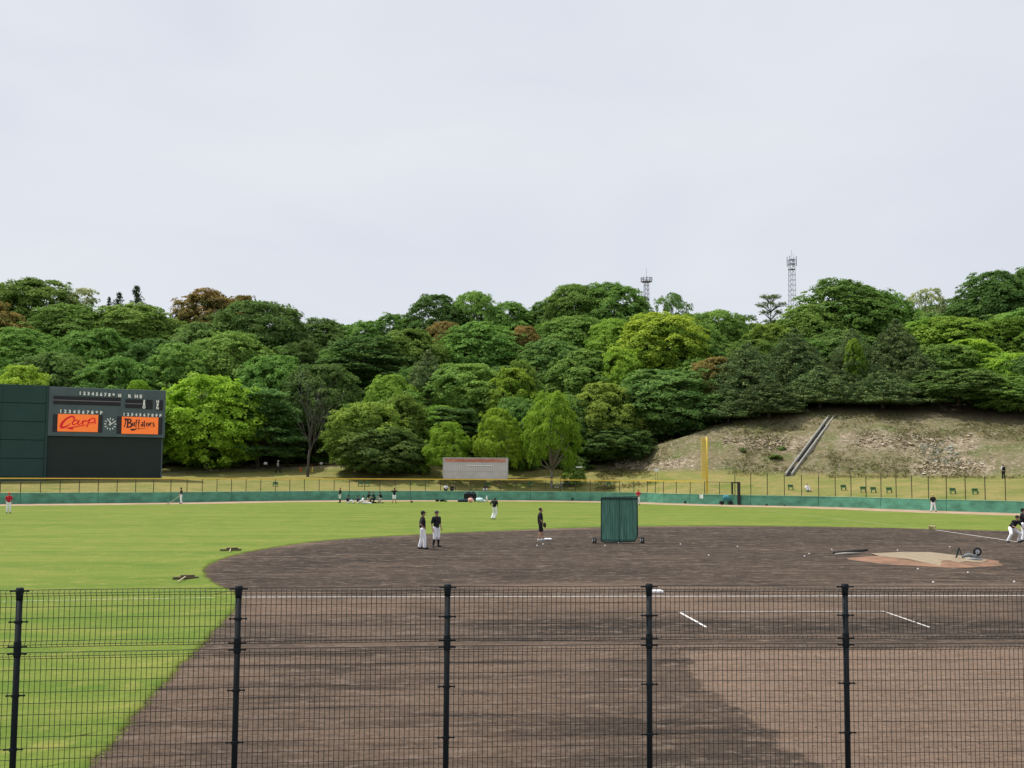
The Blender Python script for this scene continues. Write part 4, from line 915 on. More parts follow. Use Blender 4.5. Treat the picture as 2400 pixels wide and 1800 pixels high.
# long grey signboard wall
F = 150.; a0 = D(958, 1018, F); a1 = D(1096, 1018, F); w_ = (a1-a0).length; h_ = D(958, 989, F).z-a0.z; zb0 = a0.z
mo = empty('signboard', (a0.x, a0.y, zb0), AZ, 'long low grey slatted signboard with faded red strip on the bank', 'signboard')
gry = mat('signboard_grey', (.50, .48, .47), .8, .12, 1); gry2 = mat('slat_grey', (.58, .56, .57), .8, .15, 1.5); fred = mat('faded_red', (.52, .22, .17), .8, .25, 2)
MB().box((0, 0, -1), (w_, .22, h_-.03)).build('back_panel', gry, mo)
ns = 30
sl_ = MB().box((.02, -.05, 0), (w_/ns-.07, -.003, h_*.66-.02), .01); sme = pyd('slat', sl_.v, sl_.f); sme.materials.append(gry2)
for k in range(ns): obj('slat', sme, None, mo, (k*w_/ns+.02, 0, .02))
MB().box((.25, -.06, h_*.70), (w_-.25, -.004, h_*.93), .01).build('red_strip', fred, mo)
for nm, lo, hi in (('frame', (0, -.09, h_-.028), (w_, .26, h_+.05)), ('frame', (-.10, -.09, -.8), (-.002, .26, h_+.05)), ('frame', (w_+.002, -.09, -.8), (w_+.10, .26, h_+.05))): MB().box(lo, hi, .01).build(nm, gry, mo)
pme_ = MB()
for k in range(17): x = w_*.2+k*w_*.036; pme_.box((x, -.075, h_*.76), (x+.16, -.0605, h_*.87))
pme_.build('faded_characters', mat('worn_red', (.42, .12, .09), .8, .2), mo)
tag(MB().box((0, 0, 0), (w_*.42, .06, h_*.06)).build('rail', white_p, mo, loc=(w_*.36, -.14, h_*.42)))
# small white notice plates
plate_m = mat('plate_white', (.82, .82, .80), .6, .04)
def plate(px, py, wpx, hpx, F, label, m=plate_m, name='notice_plate'):
    p = D(px, py, F); g_ = surf(px, F); w = wpx*S/FPX*F/2; h = hpx*S/FPX*F/2
    e = empty(name, (p.x, p.y, min(g_.z, p.z-h)), AZ, label, 'sign', 'small plates on the bank'); z = p.z-e.location.z
    MB().box((-w, -.02, z-h), (w, .02, z+h), .005).build('plate', m, e)
    MB().tube([(-w*.6, .03, -.4), (-w*.6, .03, z-h*.2)], .02, 5).build('leg', dkfence, e); MB().tube([(w*.6, .03, -.4), (w*.6, .03, z-h*.2)], .02, 5).build('leg', dkfence, e)
plate(573.7, 1000.8, 7, 5, 163, 'white notice plate left of the walking person on the bank'); plate(694, 1000.9, 6, 4, 166, 'white notice plate right of the orange cones')
plate(780, 1008, 5, 2.5, 160, 'left one of two flat white plates under the olive tree'); plate(788, 1008, 5, 2.5, 160, 'right one of two flat white plates under the olive tree')
plate(868, 1009, 9, 4.5, 155, 'white plate left of the small gnarled bush'); plate(1677, 1018.5, 7, 6, 149, 'white plate at the foot of the drain channel')
plate(1952.5, 1022.5, 10, 7, 143, 'white plate left of the stone heap on the right bank'); plate(1251, 1009, 14, 2.5, 150, 'long low white plate left of the stony bank'); plate(1418, 1015.5, 8, 6, 149, 'white plate on the stones left of the foul pole')
# small green benches on the bank behind the fence
grn = mat('bench_green', (.04, .15, .06), .6, .1)
bset = [(795.5, 1049), (781, 1049), (598, 1049.5), (1053, 1051), (1231, 1049), (1316, 1050), (1146, 1049), (1821, 1057), (1885, 1062), (1863, 1061), (1919, 1063), (2056, 1065), (2104, 1066), (1707, 1056)]
bset = sorted(bset)
for i, (px, py) in enumerate(bset):
    F = wallF(px)+1
    # find depth where the slope appears at this picture height
    while F < wallF(px)+28:
        q = surf(px, F); d = q-CAM; yy = (900-d.dot(u0)/d.dot(fwd)*FPX+ROLL*(px*S-1200))/S
        if yy < py+2.5: break
        F += .2
    side = 'left of the group of seated players' if px < 760 else ('above the seated players, left one' if px < 790 else ('above the seated players, right one' if px < 830 else ('right of the spectators' if px < 1100 else ('above the outfield wall between spectators and screen' if px < 1500 else 'on the bank right of the foul pole'))))
    e = empty('bench', q, AZ+RT_.uniform(-.1, .1), f'small dark green bench {side}', 'bench', 'small green benches on the outfield bank')
    MB().box((-.33, -.15, .30), (.33, .15, .36), .01).build('seat', grn, e); MB().box((-.33, .13, .38), (.33, .18, .66), .01).build('backrest', grn, e)
    for x in (-.26, .26): MB().box((x-.03, -.12, -.3), (x+.03, .12, .298)).build('leg', grn, e)
LAB = ['{} bench counted along the bank from the left picture edge']
bo = [o for o in COL.objects if o.get('category') == 'bench']
ordw = ['leftmost', 'second from left', 'third from left', 'fourth from left', 'fifth from left', 'sixth from left', 'seventh from left', 'eighth from left', 'ninth from left', 'sixth from right', 'fifth from right', 'fourth from right', 'third from right', 'second from right', 'rightmost']
for i, o in enumerate(bo):
    w_o = ordw[i] if i < 8 else ['', 'second from right', 'third from right', 'fourth from right', 'fifth from right', 'sixth from right', 'seventh from right'][len(bo)-i-1] if i < len(bo)-1 else 'rightmost'
    o['label'] = f'small dark green bench on the bank behind the fence, {w_o}'
# cones, low fence, chain posts
con = mat('cone_orange', (.75, .12, .03), .5, .05); cony = mat('cone_yellow', (.72, .62, .12), .5, .05)
def cone(px, F, m, lab):
    e = empty('traffic_cone', on(px, F), 0, lab, 'cone', 'cones along the bank path')
    MB().lathe([(.17, .04), (.12, .3), (.07, .55), (.03, .75)], 10).build('cone_body', m, e, True); MB().box((-.22, -.22, -.05), (.22, .22, .038)).build('base', m, e)
cone(676.5+30-29, 162, cony, 'yellow cone right of the walking person'); 
cone(702-52+2, 163, con, 'left orange cone on the bank path below the bare tree'); cone(677+0, 163, con, 'right orange cone on the bank path')
lf = empty('low_rail_fence', on(640, 165), AZ, 'low dark wooden rail fence along the forest foot', 'fence')
wood_d = mat('wood_dark', (.10, .075, .05), .9, .2); bp_ = on(640, 165); Ri = Matrix.Rotation(-AZ, 3, 'Z'); prev = None
for k, px in enumerate(range(500, 820, 16)):
    p = on(px, 166 if px < 720 else 166-(px-720)*.07); q = Ri @ (p-bp_); MB().tube([(q.x, q.y, q.z-.3), (q.x, q.y, q.z+.75)], .05, 5).build('post', wood_d, lf)
    if prev is not None:
        for h in (.35, .65): MB().tube([prev+UP*h, q+UP*h], .03, 4).build('rail', wood_d, lf)
    prev = q
# parked bicycles beside the signboard
def bicycle(px, F, rz, lab, m):
    e = empty('bicycle', on(px, F), rz, lab, 'bicycle', 'bicycles parked beside the grey signboard')
    rub = mat('rubber', (.02, .02, .02), .8); 
    for x in (-.52, .52):
        c = [(x+.33*math.cos(a), 0, .34+.33*math.sin(a)) for a in np.linspace(0, 2*math.pi, 17)]; w = MB().tube(c, .022, 5, False).build('wheel', rub, e)
        sp = MB()
        for a in np.linspace(0, math.pi, 5)[:-1]: sp.tube([(x-.32*math.cos(a), 0, .34-.32*math.sin(a)), (x+.32*math.cos(a), 0, .34+.32*math.sin(a))], .006, 3)
        sp.build('spokes', silver, w)
    fr = MB()
    for a, b in (((-.52, 0, .34), (-.12, 0, .32)), ((-.12, 0, .32), (-.22, 0, .8)), ((-.22, 0, .75), (.36, 0, .8)), ((-.12, 0, .32), (.38, 0, .72)), ((-.52, 0, .34), (-.21, 0, .72)), ((.52, 0, .34), (.36, 0, .95))): fr.tube([a, b], .02, 5)
    fr.build('frame', m, e); MB().tube([(.30, -.25, 1.0), (.36, 0, .97), (.30, .25, 1.0)], .015, 5).build('handlebar', silver, e); MB().box((-.36, -.07, .82), (-.10, .07, .88), .02).build('saddle', rub, e)
    MB().box((.42, -.16, .78), (.70, .16, .98), .02).build('basket', silver, e)
bicycle(1207, 150, AZ+.2, 'silver bicycle parked right next to the grey signboard', mat('bike_silver', (.6, .6, .6), .35)); bicycle(1222, 151, AZ+.6, 'dark bicycle in the middle of the parked bicycles', mat('bike_black', (.03, .03, .04), .35)); bicycle(1234, 151.5, AZ+.3, 'white bicycle farthest right of the parked bicycles', mat('bike_white', (.7, .7, .7), .35))
# drain channel up the bank
dr = empty('drain_channel', surf(1703, 145), AZ, 'concrete drain channel running diagonally up the stony bank', 'drain'); b0 = surf(1703, 145)
conc = mat('concrete', (.30, .29, .26), .9, .15, 2, bump=.2); dkc = mat('channel_dark', (.025, .025, .022), .9, .2)
cpts = []
for k in range(25):
    t_ = k/24; px = 1703+(1797-1703)*t_; py = 1028+(903-1028)*t_; F = 140.
    while F < 175:
        q = surf(px, F); d = q-CAM; yy = (900-d.dot(u0)/d.dot(fwd)*FPX+ROLL*(px*S-1200))/S
        if yy < py: break
        F += .1
    cpts.append(q)
cpts = [cpts[0]]+[p for i, p in enumerate(cpts[1:], 1) if (p-cpts[i-1]).length > .2]
def ribbon(off0, off1, z0, z1, nm, m):
    v = []; f = []
    for i, p in enumerate(cpts):
        for o_, z in ((off0, z0), (off1, z0), (off1, z1), (off0, z1)): v.append(Ri @ (p+RT*o_-b0)+UP*z)
    for i in range(len(cpts)-1):
        for k in range(4): f.append((i*4+k, i*4+(k+1) % 4, i*4+4+(k+1) % 4, i*4+4+k))
    f += [(0, 1, 2, 3), tuple(len(cpts)*4-4+k for k in range(4))]
    return obj(nm, pyd(nm, v, f), m, dr)
ribbon(-.50, -.30, -.6, .36, 'side_wall', conc); ribbon(.30, .50, -.6, .36, 'side_wall', conc); ribbon(-.298, .298, -.6, .02, 'channel_floor', dkc)
# loose stones on the bank (nobody could count them)
def stones(name, regs, n, smin, smax, cols, label, cat, seed):
    r = random.Random(seed); V = []; Fc = []; mi = []
    ico = [(0, 0, 1), (.9, 0, .2), (.28, .85, .2), (-.72, .53, .2), (-.72, -.53, .2), (.28, -.85, .2), (0, 0, -.8)]
    fcs = [(0, 1, 2), (0, 2, 3), (0, 3, 4), (0, 4, 5), (0, 5, 1), (6, 2, 1), (6, 3, 2), (6, 4, 3), (6, 5, 4), (6, 1, 5)]
    for k in range(n):
        x0, x1, y0, y1 = regs[r.randrange(len(regs))]; px = r.uniform(x0, x1); py = (r.uniform(y0, y1)+r.uniform(y0, y1))/2; F = wallF(px)+8
        lo, hi = F, 172.
        for _ in range(14):
            m_ = (lo+hi)/2; q = surf(px, m_); d = q-CAM; yy = (900-d.dot(u0)/d.dot(fwd)*FPX+ROLL*(px*S-1200))/S
            if yy < py: hi = m_
            else: lo = m_
        q = surf(px, hi); s_ = r.uniform(smin, smax)*(1.8 if r.random() < .06 else 1); a = r.uniform(0, 6.28); sc3 = (s_*r.uniform(.7, 1.4), s_*r.uniform(.7, 1.2), s_*r.uniform(.45, .9)); n0 = len(V)
        for (x, y, z) in ico:
            x += r.uniform(-.2, .2); y += r.uniform(-.2, .2); x *= sc3[0]; y *= sc3[1]; V.append((q.x+x*math.cos(a)-y*math.sin(a), q.y+x*math.sin(a)+y*math.cos(a), q.z+z*sc3[2]))
        c_ = r.randrange(len(cols))
        for f_ in fcs: Fc.append(tuple(i+n0 for i in f_)); mi.append(c_)
    me = pyd(name, V, Fc)
    for c in cols: me.materials.append(c)
    me.polygons.foreach_set('material_index', mi); o = obj(name, me); tag(o, label, cat, kind='stuff'); return o
st1 = mat('stone_tan', (.42, .34, .22), .95, .25, 2); st2 = mat('stone_pale', (.52, .46, .36), .95, .25, 2); st3 = mat('stone_dull', (.25, .20, .14), .95, .3, 2); st4 = mat('stone_bluish', (.25, .275, .235), .95, .25, 2)
stones('bank_stones', [(1330, 1500, 985, 1020), (1560, 1740, 942, 975), (1820, 2110, 930, 972), (1985, 2150, 985, 1029), (1985, 2150, 985, 1029)], 2600, .07, .20, [st1, st2, st3, st3], 'loose tan stones and rock debris on the bare bank', 'stones', 4)
stones('bank_stones', [(2000, 2120, 975, 1008), (1990, 2060, 955, 980)], 420, .10, .24, [st4, st4, st3], 'bluish grey stones among the tan rubble of the right bank', 'stones', 9)

# weeds and grass tufts on the bare bank
r = random.Random(31); Cc = []; 
for k in range(9000):
    px = r.uniform(1290, 2300); sF_ = interp(px, CXs, SLF); bF_ = interp(px, CXs, BANKF); F = r.uniform(bF_-1.5, sF_+2); q = surf(px, F)
    nz = noise.noise(Vector((q.x*.11, q.y*.11, 2)))+.5*noise.noise(Vector((q.x*.4, q.y*.4, 5)))
    if nz < .02+r.uniform(-.15, .2): continue
    for j in range(5): Cc.append((q.x+r.gauss(0, .22), q.y+r.gauss(0, .22), q.z+r.uniform(0, .22)))
Cc = np.array(Cc); RNG = np.random.default_rng(77); m_ = len(Cc)
wd = leaves_mesh('bank_weeds', Cc, RNG.normal(size=(m_, 3))*.5+np.array([0, 0, .8]), RNG.uniform(.06, .17, m_), RNG.random(m_), RNG.random(m_)*.4, .5); wd.materials.append(leaf_mat('weed', (.12, .115, .045), (.15, .185, .050), (.27, .22, .11)))
tag(obj('bank_weeds', wd), 'weeds and dry grass tufts on the bare stony bank', 'weeds', kind='stuff')

# ================================================================ LATTICE MASTS
steel = mat('mast_steel', (.42, .44, .50), .55, .1, 3)
def mast(px, ybot, ytop, F, wpx, lab, kind):
    p = D(px, ybot, F); top = D(px, ytop, F).z; zb_ = p.z-14; w = wpx*S/FPX*F/2; e = empty('lattice_mast', (p.x, p.y, zb_), AZ+.25, lab, 'mast'); H = top-zb_
    lg = MB(); hb = H*.93
    for sx, sy in ((-1, -1), (1, -1), (1, 1), (-1, 1)):
        MB().tube([(sx*w*1.25, sy*w*1.25, 0), (sx*w*.9, sy*w*.9, hb)], .065, 6).build('leg', steel, e)
    n = int(hb/(w*2.0)); bz = MB(); rz_ = MB()
    for k in range(n):
        z0 = hb*k/n; z1 = hb*(k+1)/n; r0 = w*(1.25-.35*k/n); r1 = w*(1.25-.35*(k+1)/n); c = [(-1, -1), (1, -1), (1, 1), (-1, 1)]
        for q in range(4):
            a, b = c[q], c[(q+1) % 4]; bz.tube([(a[0]*r0, a[1]*r0, z0), (b[0]*r1, b[1]*r1, z1)], .045, 4); rz_.tube([(a[0]*r1, a[1]*r1, z1), (b[0]*r1, b[1]*r1, z1)], .05, 4)
    tag(bz.build('braces', steel, e), kind='stuff'); rz_.build('ring_bars', steel, e)
    if kind == 'round':
        for zz, rr in ((hb-.1, w*2.6), (hb+.75*w*2, w*2.75)):
            MB().tube([(rr*math.cos(a), rr*math.sin(a), zz) for a in np.linspace(0, 2*math.pi, 19)], .10, 5, False).build('platform_ring', steel, e)
        MB().lathe([(w*.9, hb-.25), (w*2.55, hb-.12), (w*2.55, hb-.02), (w*.9, hb-.02)], 18).build('platform', steel, e)
        for k in range(10):
            a = 2*math.pi*k/10; MB().box((w*2.65*math.cos(a)-.13, w*2.65*math.sin(a)-.13, hb), (w*2.65*math.cos(a)+.13, w*2.65*math.sin(a)+.13, hb+1.9*w), .02).build('antenna', steel, e)
        MB().tube([(0, 0, hb), (0, 0, hb+3.6)], .05, 5).build('lightning_rod', steel, e)
    else:
        for zz in (hb*.999, hb*.955, hb*.90): MB().box((-w*1.15, -w*1.15, zz-.05), (w*1.15, w*1.15, zz+.05), .02).build('platform', steel, e)
        for sx, sy in ((-1.45, -1), (1.5, -1), (1.5, 1), (-1.45, 1)):
            MB().box((sx*w-.09, sy*w-.09, hb-1.9), (sx*w+.09, sy*w+.09, hb+.9), .03).build('antenna', steel, e)
            MB().tube([(sx*w, sy*w, hb-.4), (0, 0, hb-.4)], .04, 4).build('bracket', steel, e)
        MB().tube([(0, 0, hb), (0, 0, hb+2.6)], .05, 5).build('lightning_rod', steel, e); MB().tube([(w*.8, 0, hb), (w*.8, 0, hb+1.8)], .04, 5).build('whip_aerial', steel, e)
mast(1396.5, 655, 596, 300, 9, 'short grey lattice mast with round antenna platform on the skyline', 'round')
mast(1711.5, 662, 545, 300, 11, 'tall grey lattice mast rising from the right skyline', 'square')

# ================================================================ PEOPLE
def cone_bm(bm, a, b, ra, rb, seg=8):
    a = Vector(a); b = Vector(b); d = b-a; L_ = d.length
    for p, r in ((a, ra), (b, rb)):
        bmesh.ops.create_icosphere(bm, subdivisions=2 if r > .03 else 1, radius=r, matrix=Matrix.Translation(p))
    if L_ > 1e-4:
        m_ = Matrix.Translation((a+b)/2) @ d.to_track_quat('Z', 'Y').to_matrix().to_4x4()
        bmesh.ops.create_cone(bm, cap_ends=True, segments=10, radius1=ra, radius2=rb, depth=L_, matrix=m_)
def ell_bm(bm, c, r):
    bmesh.ops.create_icosphere(bm, subdivisions=3, radius=1, matrix=Matrix.Translation(c) @ Matrix.Diagonal((*r, 1)))
def solid(name, prims, vox, m, parent, smooth=2):
    bm = bmesh.new()
    for p in prims:
        if len(p) == 2: ell_bm(bm, *p)
        else: cone_bm(bm, *p)
    me = bpy.data.meshes.new(name+'_src'); bm.to_mesh(me); bm.free(); o = bpy.data.objects.new('tmp', me); COL.objects.link(o)
    r = o.modifiers.new('r', 'REMESH'); r.mode = 'VOXEL'; r.voxel_size = vox; r.use_smooth_shade = True
    sm = o.modifiers.new('s', 'SMOOTH'); sm.factor = .5; sm.iterations = smooth
    dg = bpy.context.evaluated_depsgraph_get(); out = bpy.data.meshes.new_from_object(o.evaluated_get(dg)); out.name = name; bpy.data.objects.remove(o)
    out.materials.clear(); return obj(name, out, m, parent)
skin = mat('skin', (.42, .24, .16), .6, .06, 4); sk_dk = mat('cloth_black', (.014, .013, .017), .85, .2, 5); cl_wh = mat('cloth_white', (.84, .84, .88), .85, .06, 6, bump=.2); cl_red = mat('cloth_red', (.52, .02, .04), .85, .1, 5); cl_navy = mat('cloth_navy', (.02, .025, .06), .85, .2, 5)
cl_gray = mat('cloth_grey', (.40, .40, .42), .85, .1, 5); hair_m = mat('hair_black', (.012, .010, .010), .6, .2, 20); leather = mat('glove_leather', (.05, .03, .02), .6, .2, 8); shoe_w = mat('shoe_white', (.62, .66, .68), .6, .05); shoe_b = mat('shoe_black', (.02, .02, .025), .6, .05); cl_teal = mat('cloth_pale', (.60, .68, .66), .85, .05); straw = mat('cap_yellow', (.55, .45, .16), .8, .1); cl_dkgreen = mat('cloth_dark_green', (.012, .05, .04), .85, .1)
STAND = dict(pel=(0, 0, .95), che=(0, 0, 1.28), nec=(0, .0, 1.49), hea=(0, .03, 1.645), shl=(-.185, 0, 1.42), shr=(.185, 0, 1.42), ell=(-.25, -.03, 1.14), elr=(.25, -.03, 1.14), wrl=(-.26, .07, .90), wrr=(.26, .07, .90),
             hil=(-.095, 0, .92), hir=(.095, 0, .92), knl=(-.11, .03, .50), knr=(.11, .03, .50), anl=(-.13, -.03, .09), anr=(.13, -.03, .09), tol=(-.15, .14, .035), tor=(.15, .14, .035))
def person(foot, head_px, facing, label, group, J=None, shirt=sk_dk, legs=cl_wh, legs_len='long', hat='cap', hatm=sk_dk, shoes=shoe_b, socks=None, sleeve='short', vox=.016, glove=None, extras=None, height=1.78, sc=None):
    j = {k: Vector(v) for k, v in STAND.items()}
    if J: j.update({k: Vector(v) for k, v in J.items()})
    e = empty('person', foot, AZ+math.radians(facing)-math.pi/2, label, 'person', group); k = sc or height/1.78; e.scale = (k, k, k)
    hv = (j['hea']-j['nec']).normalized()
    P = []; add = P.append
    # head, face, neck
    h = j['hea']; add((tuple(h+Vector((0, -.01, .03))), (.075, .095, .105))); add((tuple(h+Vector((0, .035, -.045))), (.055, .06, .065))); add((tuple(h+Vector((0, .098, -.01))), (.013, .02, .024)))
    for s_ in (-1, 1): add((tuple(h+Vector((s_*.077, -.005, 0))), (.012, .02, .03)))
    add((j['nec']-Vector((0, 0, .03)), h-Vector((0, 0, .05)), .058, .052))
    add((j['che'], j['nec']-Vector((0, 0, .07)), .125, .10)); add((j['pel'], j['che'], .12, .115)); add((j['shl'], j['shr'], .058, .058))
    for s_ in 'lr':
        add((j['sh'+s_], j['el'+s_], .050, .038)); add((j['el'+s_], j['wr'+s_], .038, .027))
        d = (j['wr'+s_]-j['el'+s_]).normalized(); sd = -1 if s_ == 'l' else 1
        pc = j['wr'+s_]+d*.05; fwdv = Vector((0, 1, 0)); fwdv = (fwdv-d*fwdv.dot(d)); fwdv = fwdv.normalized() if fwdv.length > .1 else Vector((0, 0, 1)); pal = d.cross(fwdv)*sd
        add((j['wr'+s_], pc, .026, .034))
        for q, (o_, L_) in enumerate(((-.027, .062), (-.009, .075), (.009, .080), (.027, .072))):
            a = pc+d*.03+fwdv*o_; b = a+d*L_*.55-pal*.008; c = b+d*L_*.4-pal*.022; add((a, b, .0105, .0095)); add((b, c, .0095, .0085))
        a = j['wr'+s_]+d*.02+fwdv*.028; b = a+d*.035+fwdv*.026; add((a, b, .012, .011)); add((b, b+d*.028+fwdv*.004, .011, .009))
        add((j['hi'+s_], j['kn'+s_], .085, .056)); kn, an = j['kn'+s_], j['an'+s_]; cv = kn.lerp(an, .3); add((kn, cv, .055, .058)); add((cv, an, .058, .036)); add((an, j['to'+s_], .036, .028))
    solid('body', P, vox, skin, e)
    # shirt
    P = [(j['che'], j['nec']-Vector((0, 0, .075)), .152, .118), (j['pel']+Vector((0, 0, .05)), j['che'], .150, .152), (j['shl'], j['shr'], .078, .078), ((j['nec']-Vector((0, 0, .05))), j['nec'], .07, .064)]
    P += [((j['shl']*.55+j['che']*.45), (j['shr']*.55+j['che']*.45), .125, .125)]
    for s_ in 'lr':
        en = j['el'+s_] if sleeve == 'long' else j['sh'+s_].lerp(j['el'+s_], .80); P.append((j['sh'+s_], en, .076, .062))
        if sleeve == 'long': P.append((j['el'+s_], j['wr'+s_].lerp(j['el'+s_], .06), .056, .042))
    solid('shirt', P, max(vox, .018), shirt, e)
    P = [(j['hil'], j['hir'], .112, .112), (j['pel']+Vector((0, 0, .06)), j['pel'], .132, .138)]
    for s_ in 'lr':
        kn, an = j['kn'+s_], j['an'+s_]
        if legs_len == 'shorts': P.append((j['hi'+s_], j['hi'+s_].lerp(kn, .86), .112, .098))
        elif legs_len == 'knee': P += [(j['hi'+s_], kn, .112, .088), (kn, kn.lerp(an, .22), .086, .068)]
        else: P += [(j['hi'+s_], kn, .112, .086), (kn, kn.lerp(an, .93), .084, .082)]
    solid('trousers' if legs_len != 'shorts' else 'shorts', P, max(vox, .018), legs, e)
    if socks:
        for s_ in 'lr': solid('sock', [(j['kn'+s_].lerp(j['an'+s_], .3), j['kn'+s_].lerp(j['an'+s_], .45), .064, .066), (j['kn'+s_].lerp(j['an'+s_], .45), j['an'+s_], .066, .046)], .02, socks, e)
    for s_ in 'lr':
        a, t_ = j['an'+s_], j['to'+s_]; bk = a-(t_-a).normalized()*.03; lo = min(a.z, t_.z)
        solid('shoe', [(Vector((bk.x, bk.y, a.z-.045)), Vector((t_.x, t_.y, t_.z+.008)), .048, .044), (a-Vector((0, 0, .02)), a.lerp(t_, .5), .048, .046)], .016, shoes, e)
    if hat in ('cap', 'helmet'):
        c = solid('cap' if hat == 'cap' else 'helmet', [(tuple(h+Vector((0, -.015, .06))), (.096, .112, .088 if hat == 'cap' else .10))], .016, hatm, e)
        MB().box((h.x-.07, h.y+.07, h.z+.055), (h.x+.07, h.y+.20, h.z+.07), .006).build('visor', hatm, c)
        solid('hair', [(tuple(h+Vector((0, -.03, .01))), (.084, .085, .085))], .018, hair_m, e)
    elif hat == 'hair': solid('hair', [(tuple(h+Vector((0, -.028, .045))), (.088, .098, .092))], .016, hatm if hatm is not sk_dk else hair_m, e)
    elif hat == 'sunhat':
        MB().lathe([(.19, .0), (.19, .012), (.11, .02), (.10, .09), (.05, .12)], 14, tuple(h+Vector((0, 0, .04)))).build('sun_hat', hatm, e, True)
    if shirt is not legs: MB().tube([(j['pel'].x+.137*math.cos(a), j['pel'].y+.137*math.sin(a), j['pel'].z+.045) for a in np.linspace(0, 2*math.pi, 17)], .018, 5, False).build('belt', shoe_b, e)
    if glove:
        p = j['wr'+glove]+(j['wr'+glove]-j['el'+glove]).normalized()*.09; solid('baseball_glove', [(tuple(p), (.055, .10, .13)), (p, p+Vector((0, .07, -.12)), .05, .03), (p, p+Vector((0, .02, -.15)), .05, .03)], .018, leather, e)
    if extras: extras(e, j)
    return e
def foot(px, py): return G(px, py, .006)
akimbo = dict(ell=(-.36, -.10, 1.16), wrl=(-.17, .06, 1.0), elr=(.36, -.10, 1.16), wrr=(.17, .06, 1.0), anl=(-.20, -.12, .09), tol=(-.22, .05, .035), knl=(-.15, -.02, .5), anr=(.13, .10, .09), tor=(.15, .27, .035), knr=(.12, .10, .5))
# facing: degrees; 0 = towards picture right, 90 = away from the camera, -90 = towards the camera
person(foot(912, 1186), 1107, 8, 'player with hands on hips, long white trousers, left one of the infield pair', 'players on the infield dirt', akimbo, vox=.012, height=1.83)
person(foot(942, 1182), 1107, -50, 'player in black tee, white knee breeches and black socks, right of the infield pair', 'players on the infield dirt', dict(ell=(-.24, -.02, 1.13), wrl=(-.22, .12, .90), elr=(.26, -.04, 1.13), wrr=(.25, .04, .87), anl=(-.17, -.05, .09), tol=(-.20, .1, .035), anr=(.2, .03, .09), tor=(.27, .17, .035)), legs_len='knee', socks=sk_dk, vox=.012, height=1.80, glove=None, hatm=mat('cap_dark_grey', (.05, .05, .06), .7))
person(foot(1167, 1168), 1097, 5, 'bareheaded player in black tee and shorts with glove standing beside second base', 'players on the infield dirt', dict(che=(0, -.01, 1.28), ell=(-.22, -.02, 1.13), wrl=(-.2, .16, .93), elr=(.23, -.02, 1.13), wrr=(.2, .15, .93), anl=(-.10, .10, .09), tol=(-.11, .27, .035), anr=(.12, -.10, .09), tor=(.13, .07, .035), knl=(-.1, .1, .5), knr=(.11, 0, .5)), legs=sk_dk, legs_len='shorts', hat='hair', shoes=shoe_w, vox=.012, glove='r', height=1.80)
person(foot(1068, 1122), 1074, 75, 'player in black top and white trousers standing on the outfield grass near second base', 'players on the outfield grass', dict(hea=(.02, .08, 1.60), nec=(0, .05, 1.46), ell=(-.34, -.06, 1.2), wrl=(-.2, .1, 1.02), elr=(.25, .02, 1.15), wrr=(.2, .2, 1.0), anl=(-.20, -.06, .09), tol=(-.23, .1, .035), knl=(-.09, .12, .52), anr=(-.02, .0, .09), tor=(.0, .17, .035), knr=(.13, .12, .52)), vox=.02, hatm=mat('cap_green', (.03, .09, .05), .7))
person(foot(18, 1109), 1066, -60, 'coach in red top and white trousers at the left picture edge', 'players on the outfield grass', shirt=cl_red, legs=cl_wh, hatm=cl_red, vox=.024, height=1.75)
def rake(e, j):
    a = j['wrl']; MB().tube([a+Vector((0, 0, .05)), Vector((-.9, .5, .03))], .018, 6).build('rake_handle', mat('wood_pale', (.55, .45, .30), .7), e)
person(foot(391, 1088), 1053, -160, 'player in black top and white trousers by the wall holding a long-handled rake', 'players along the outfield wall', dict(wrl=(-.35, .2, .95), ell=(-.33, 0, 1.15), wrr=(.2, .2, 1.0)), vox=.026, extras=None, height=1.8)
rk = empty('rake', G(374, 1089), AZ, 'long-handled rake leaning from the player by the left wall', 'rake')
MB().tube([(-.55, 0, .03), (.75, .1, .95)], .025, 6).build('handle', mat('wood_pale', (.55, .45, .30), .7), rk); MB().box((-.62, -.3, .0), (-.5, .3, .05), .01).build('head', wood_d, rk)
person(foot(734.5, 1086), 1053, -150, 'thin figure in dark top and pale shorts left of the seated group', 'people by the outfield wall', dict(anl=(-.07, -.03, .09), anr=(.07, .02, .09), tol=(-.08, .14, .035), tor=(.08, .19, .035)), legs=cl_teal, legs_len='shorts', hat='hair', socks=sk_dk, vox=.026)
person(foot(851.5, 1087), 1052, -80, 'player in black top and white shorts shading the eyes with raised arms by the wall', 'people by the outfield wall', dict(ell=(-.42, .05, 1.42), wrl=(-.2, .16, 1.62), elr=(.42, .05, 1.42), wrr=(.2, .16, 1.62), anl=(-.2, 0, .09), tol=(-.25, .15, .035), anr=(.2, 0, .09), tor=(.25, .15, .035)), legs_len='shorts', legs=cl_wh, vox=.026, socks=None)
sit = dict(pel=(0, 0, .13), che=(0, -.08, .45), nec=(0, -.03, .66), hea=(0, .02, .82), shl=(-.185, -.05, .59), shr=(.185, -.05, .59), ell=(-.26, .12, .38), elr=(.26, .12, .38), wrl=(-.16, .34, .34), wrr=(.16, .34, .34),
           hil=(-.1, .02, .12), hir=(.1, .02, .12), knl=(-.2, .40, .33), knr=(.2, .40, .33), anl=(-.15, .62, .07), anr=(.15, .62, .07), tol=(-.17, .78, .06), tor=(.17, .78, .06))
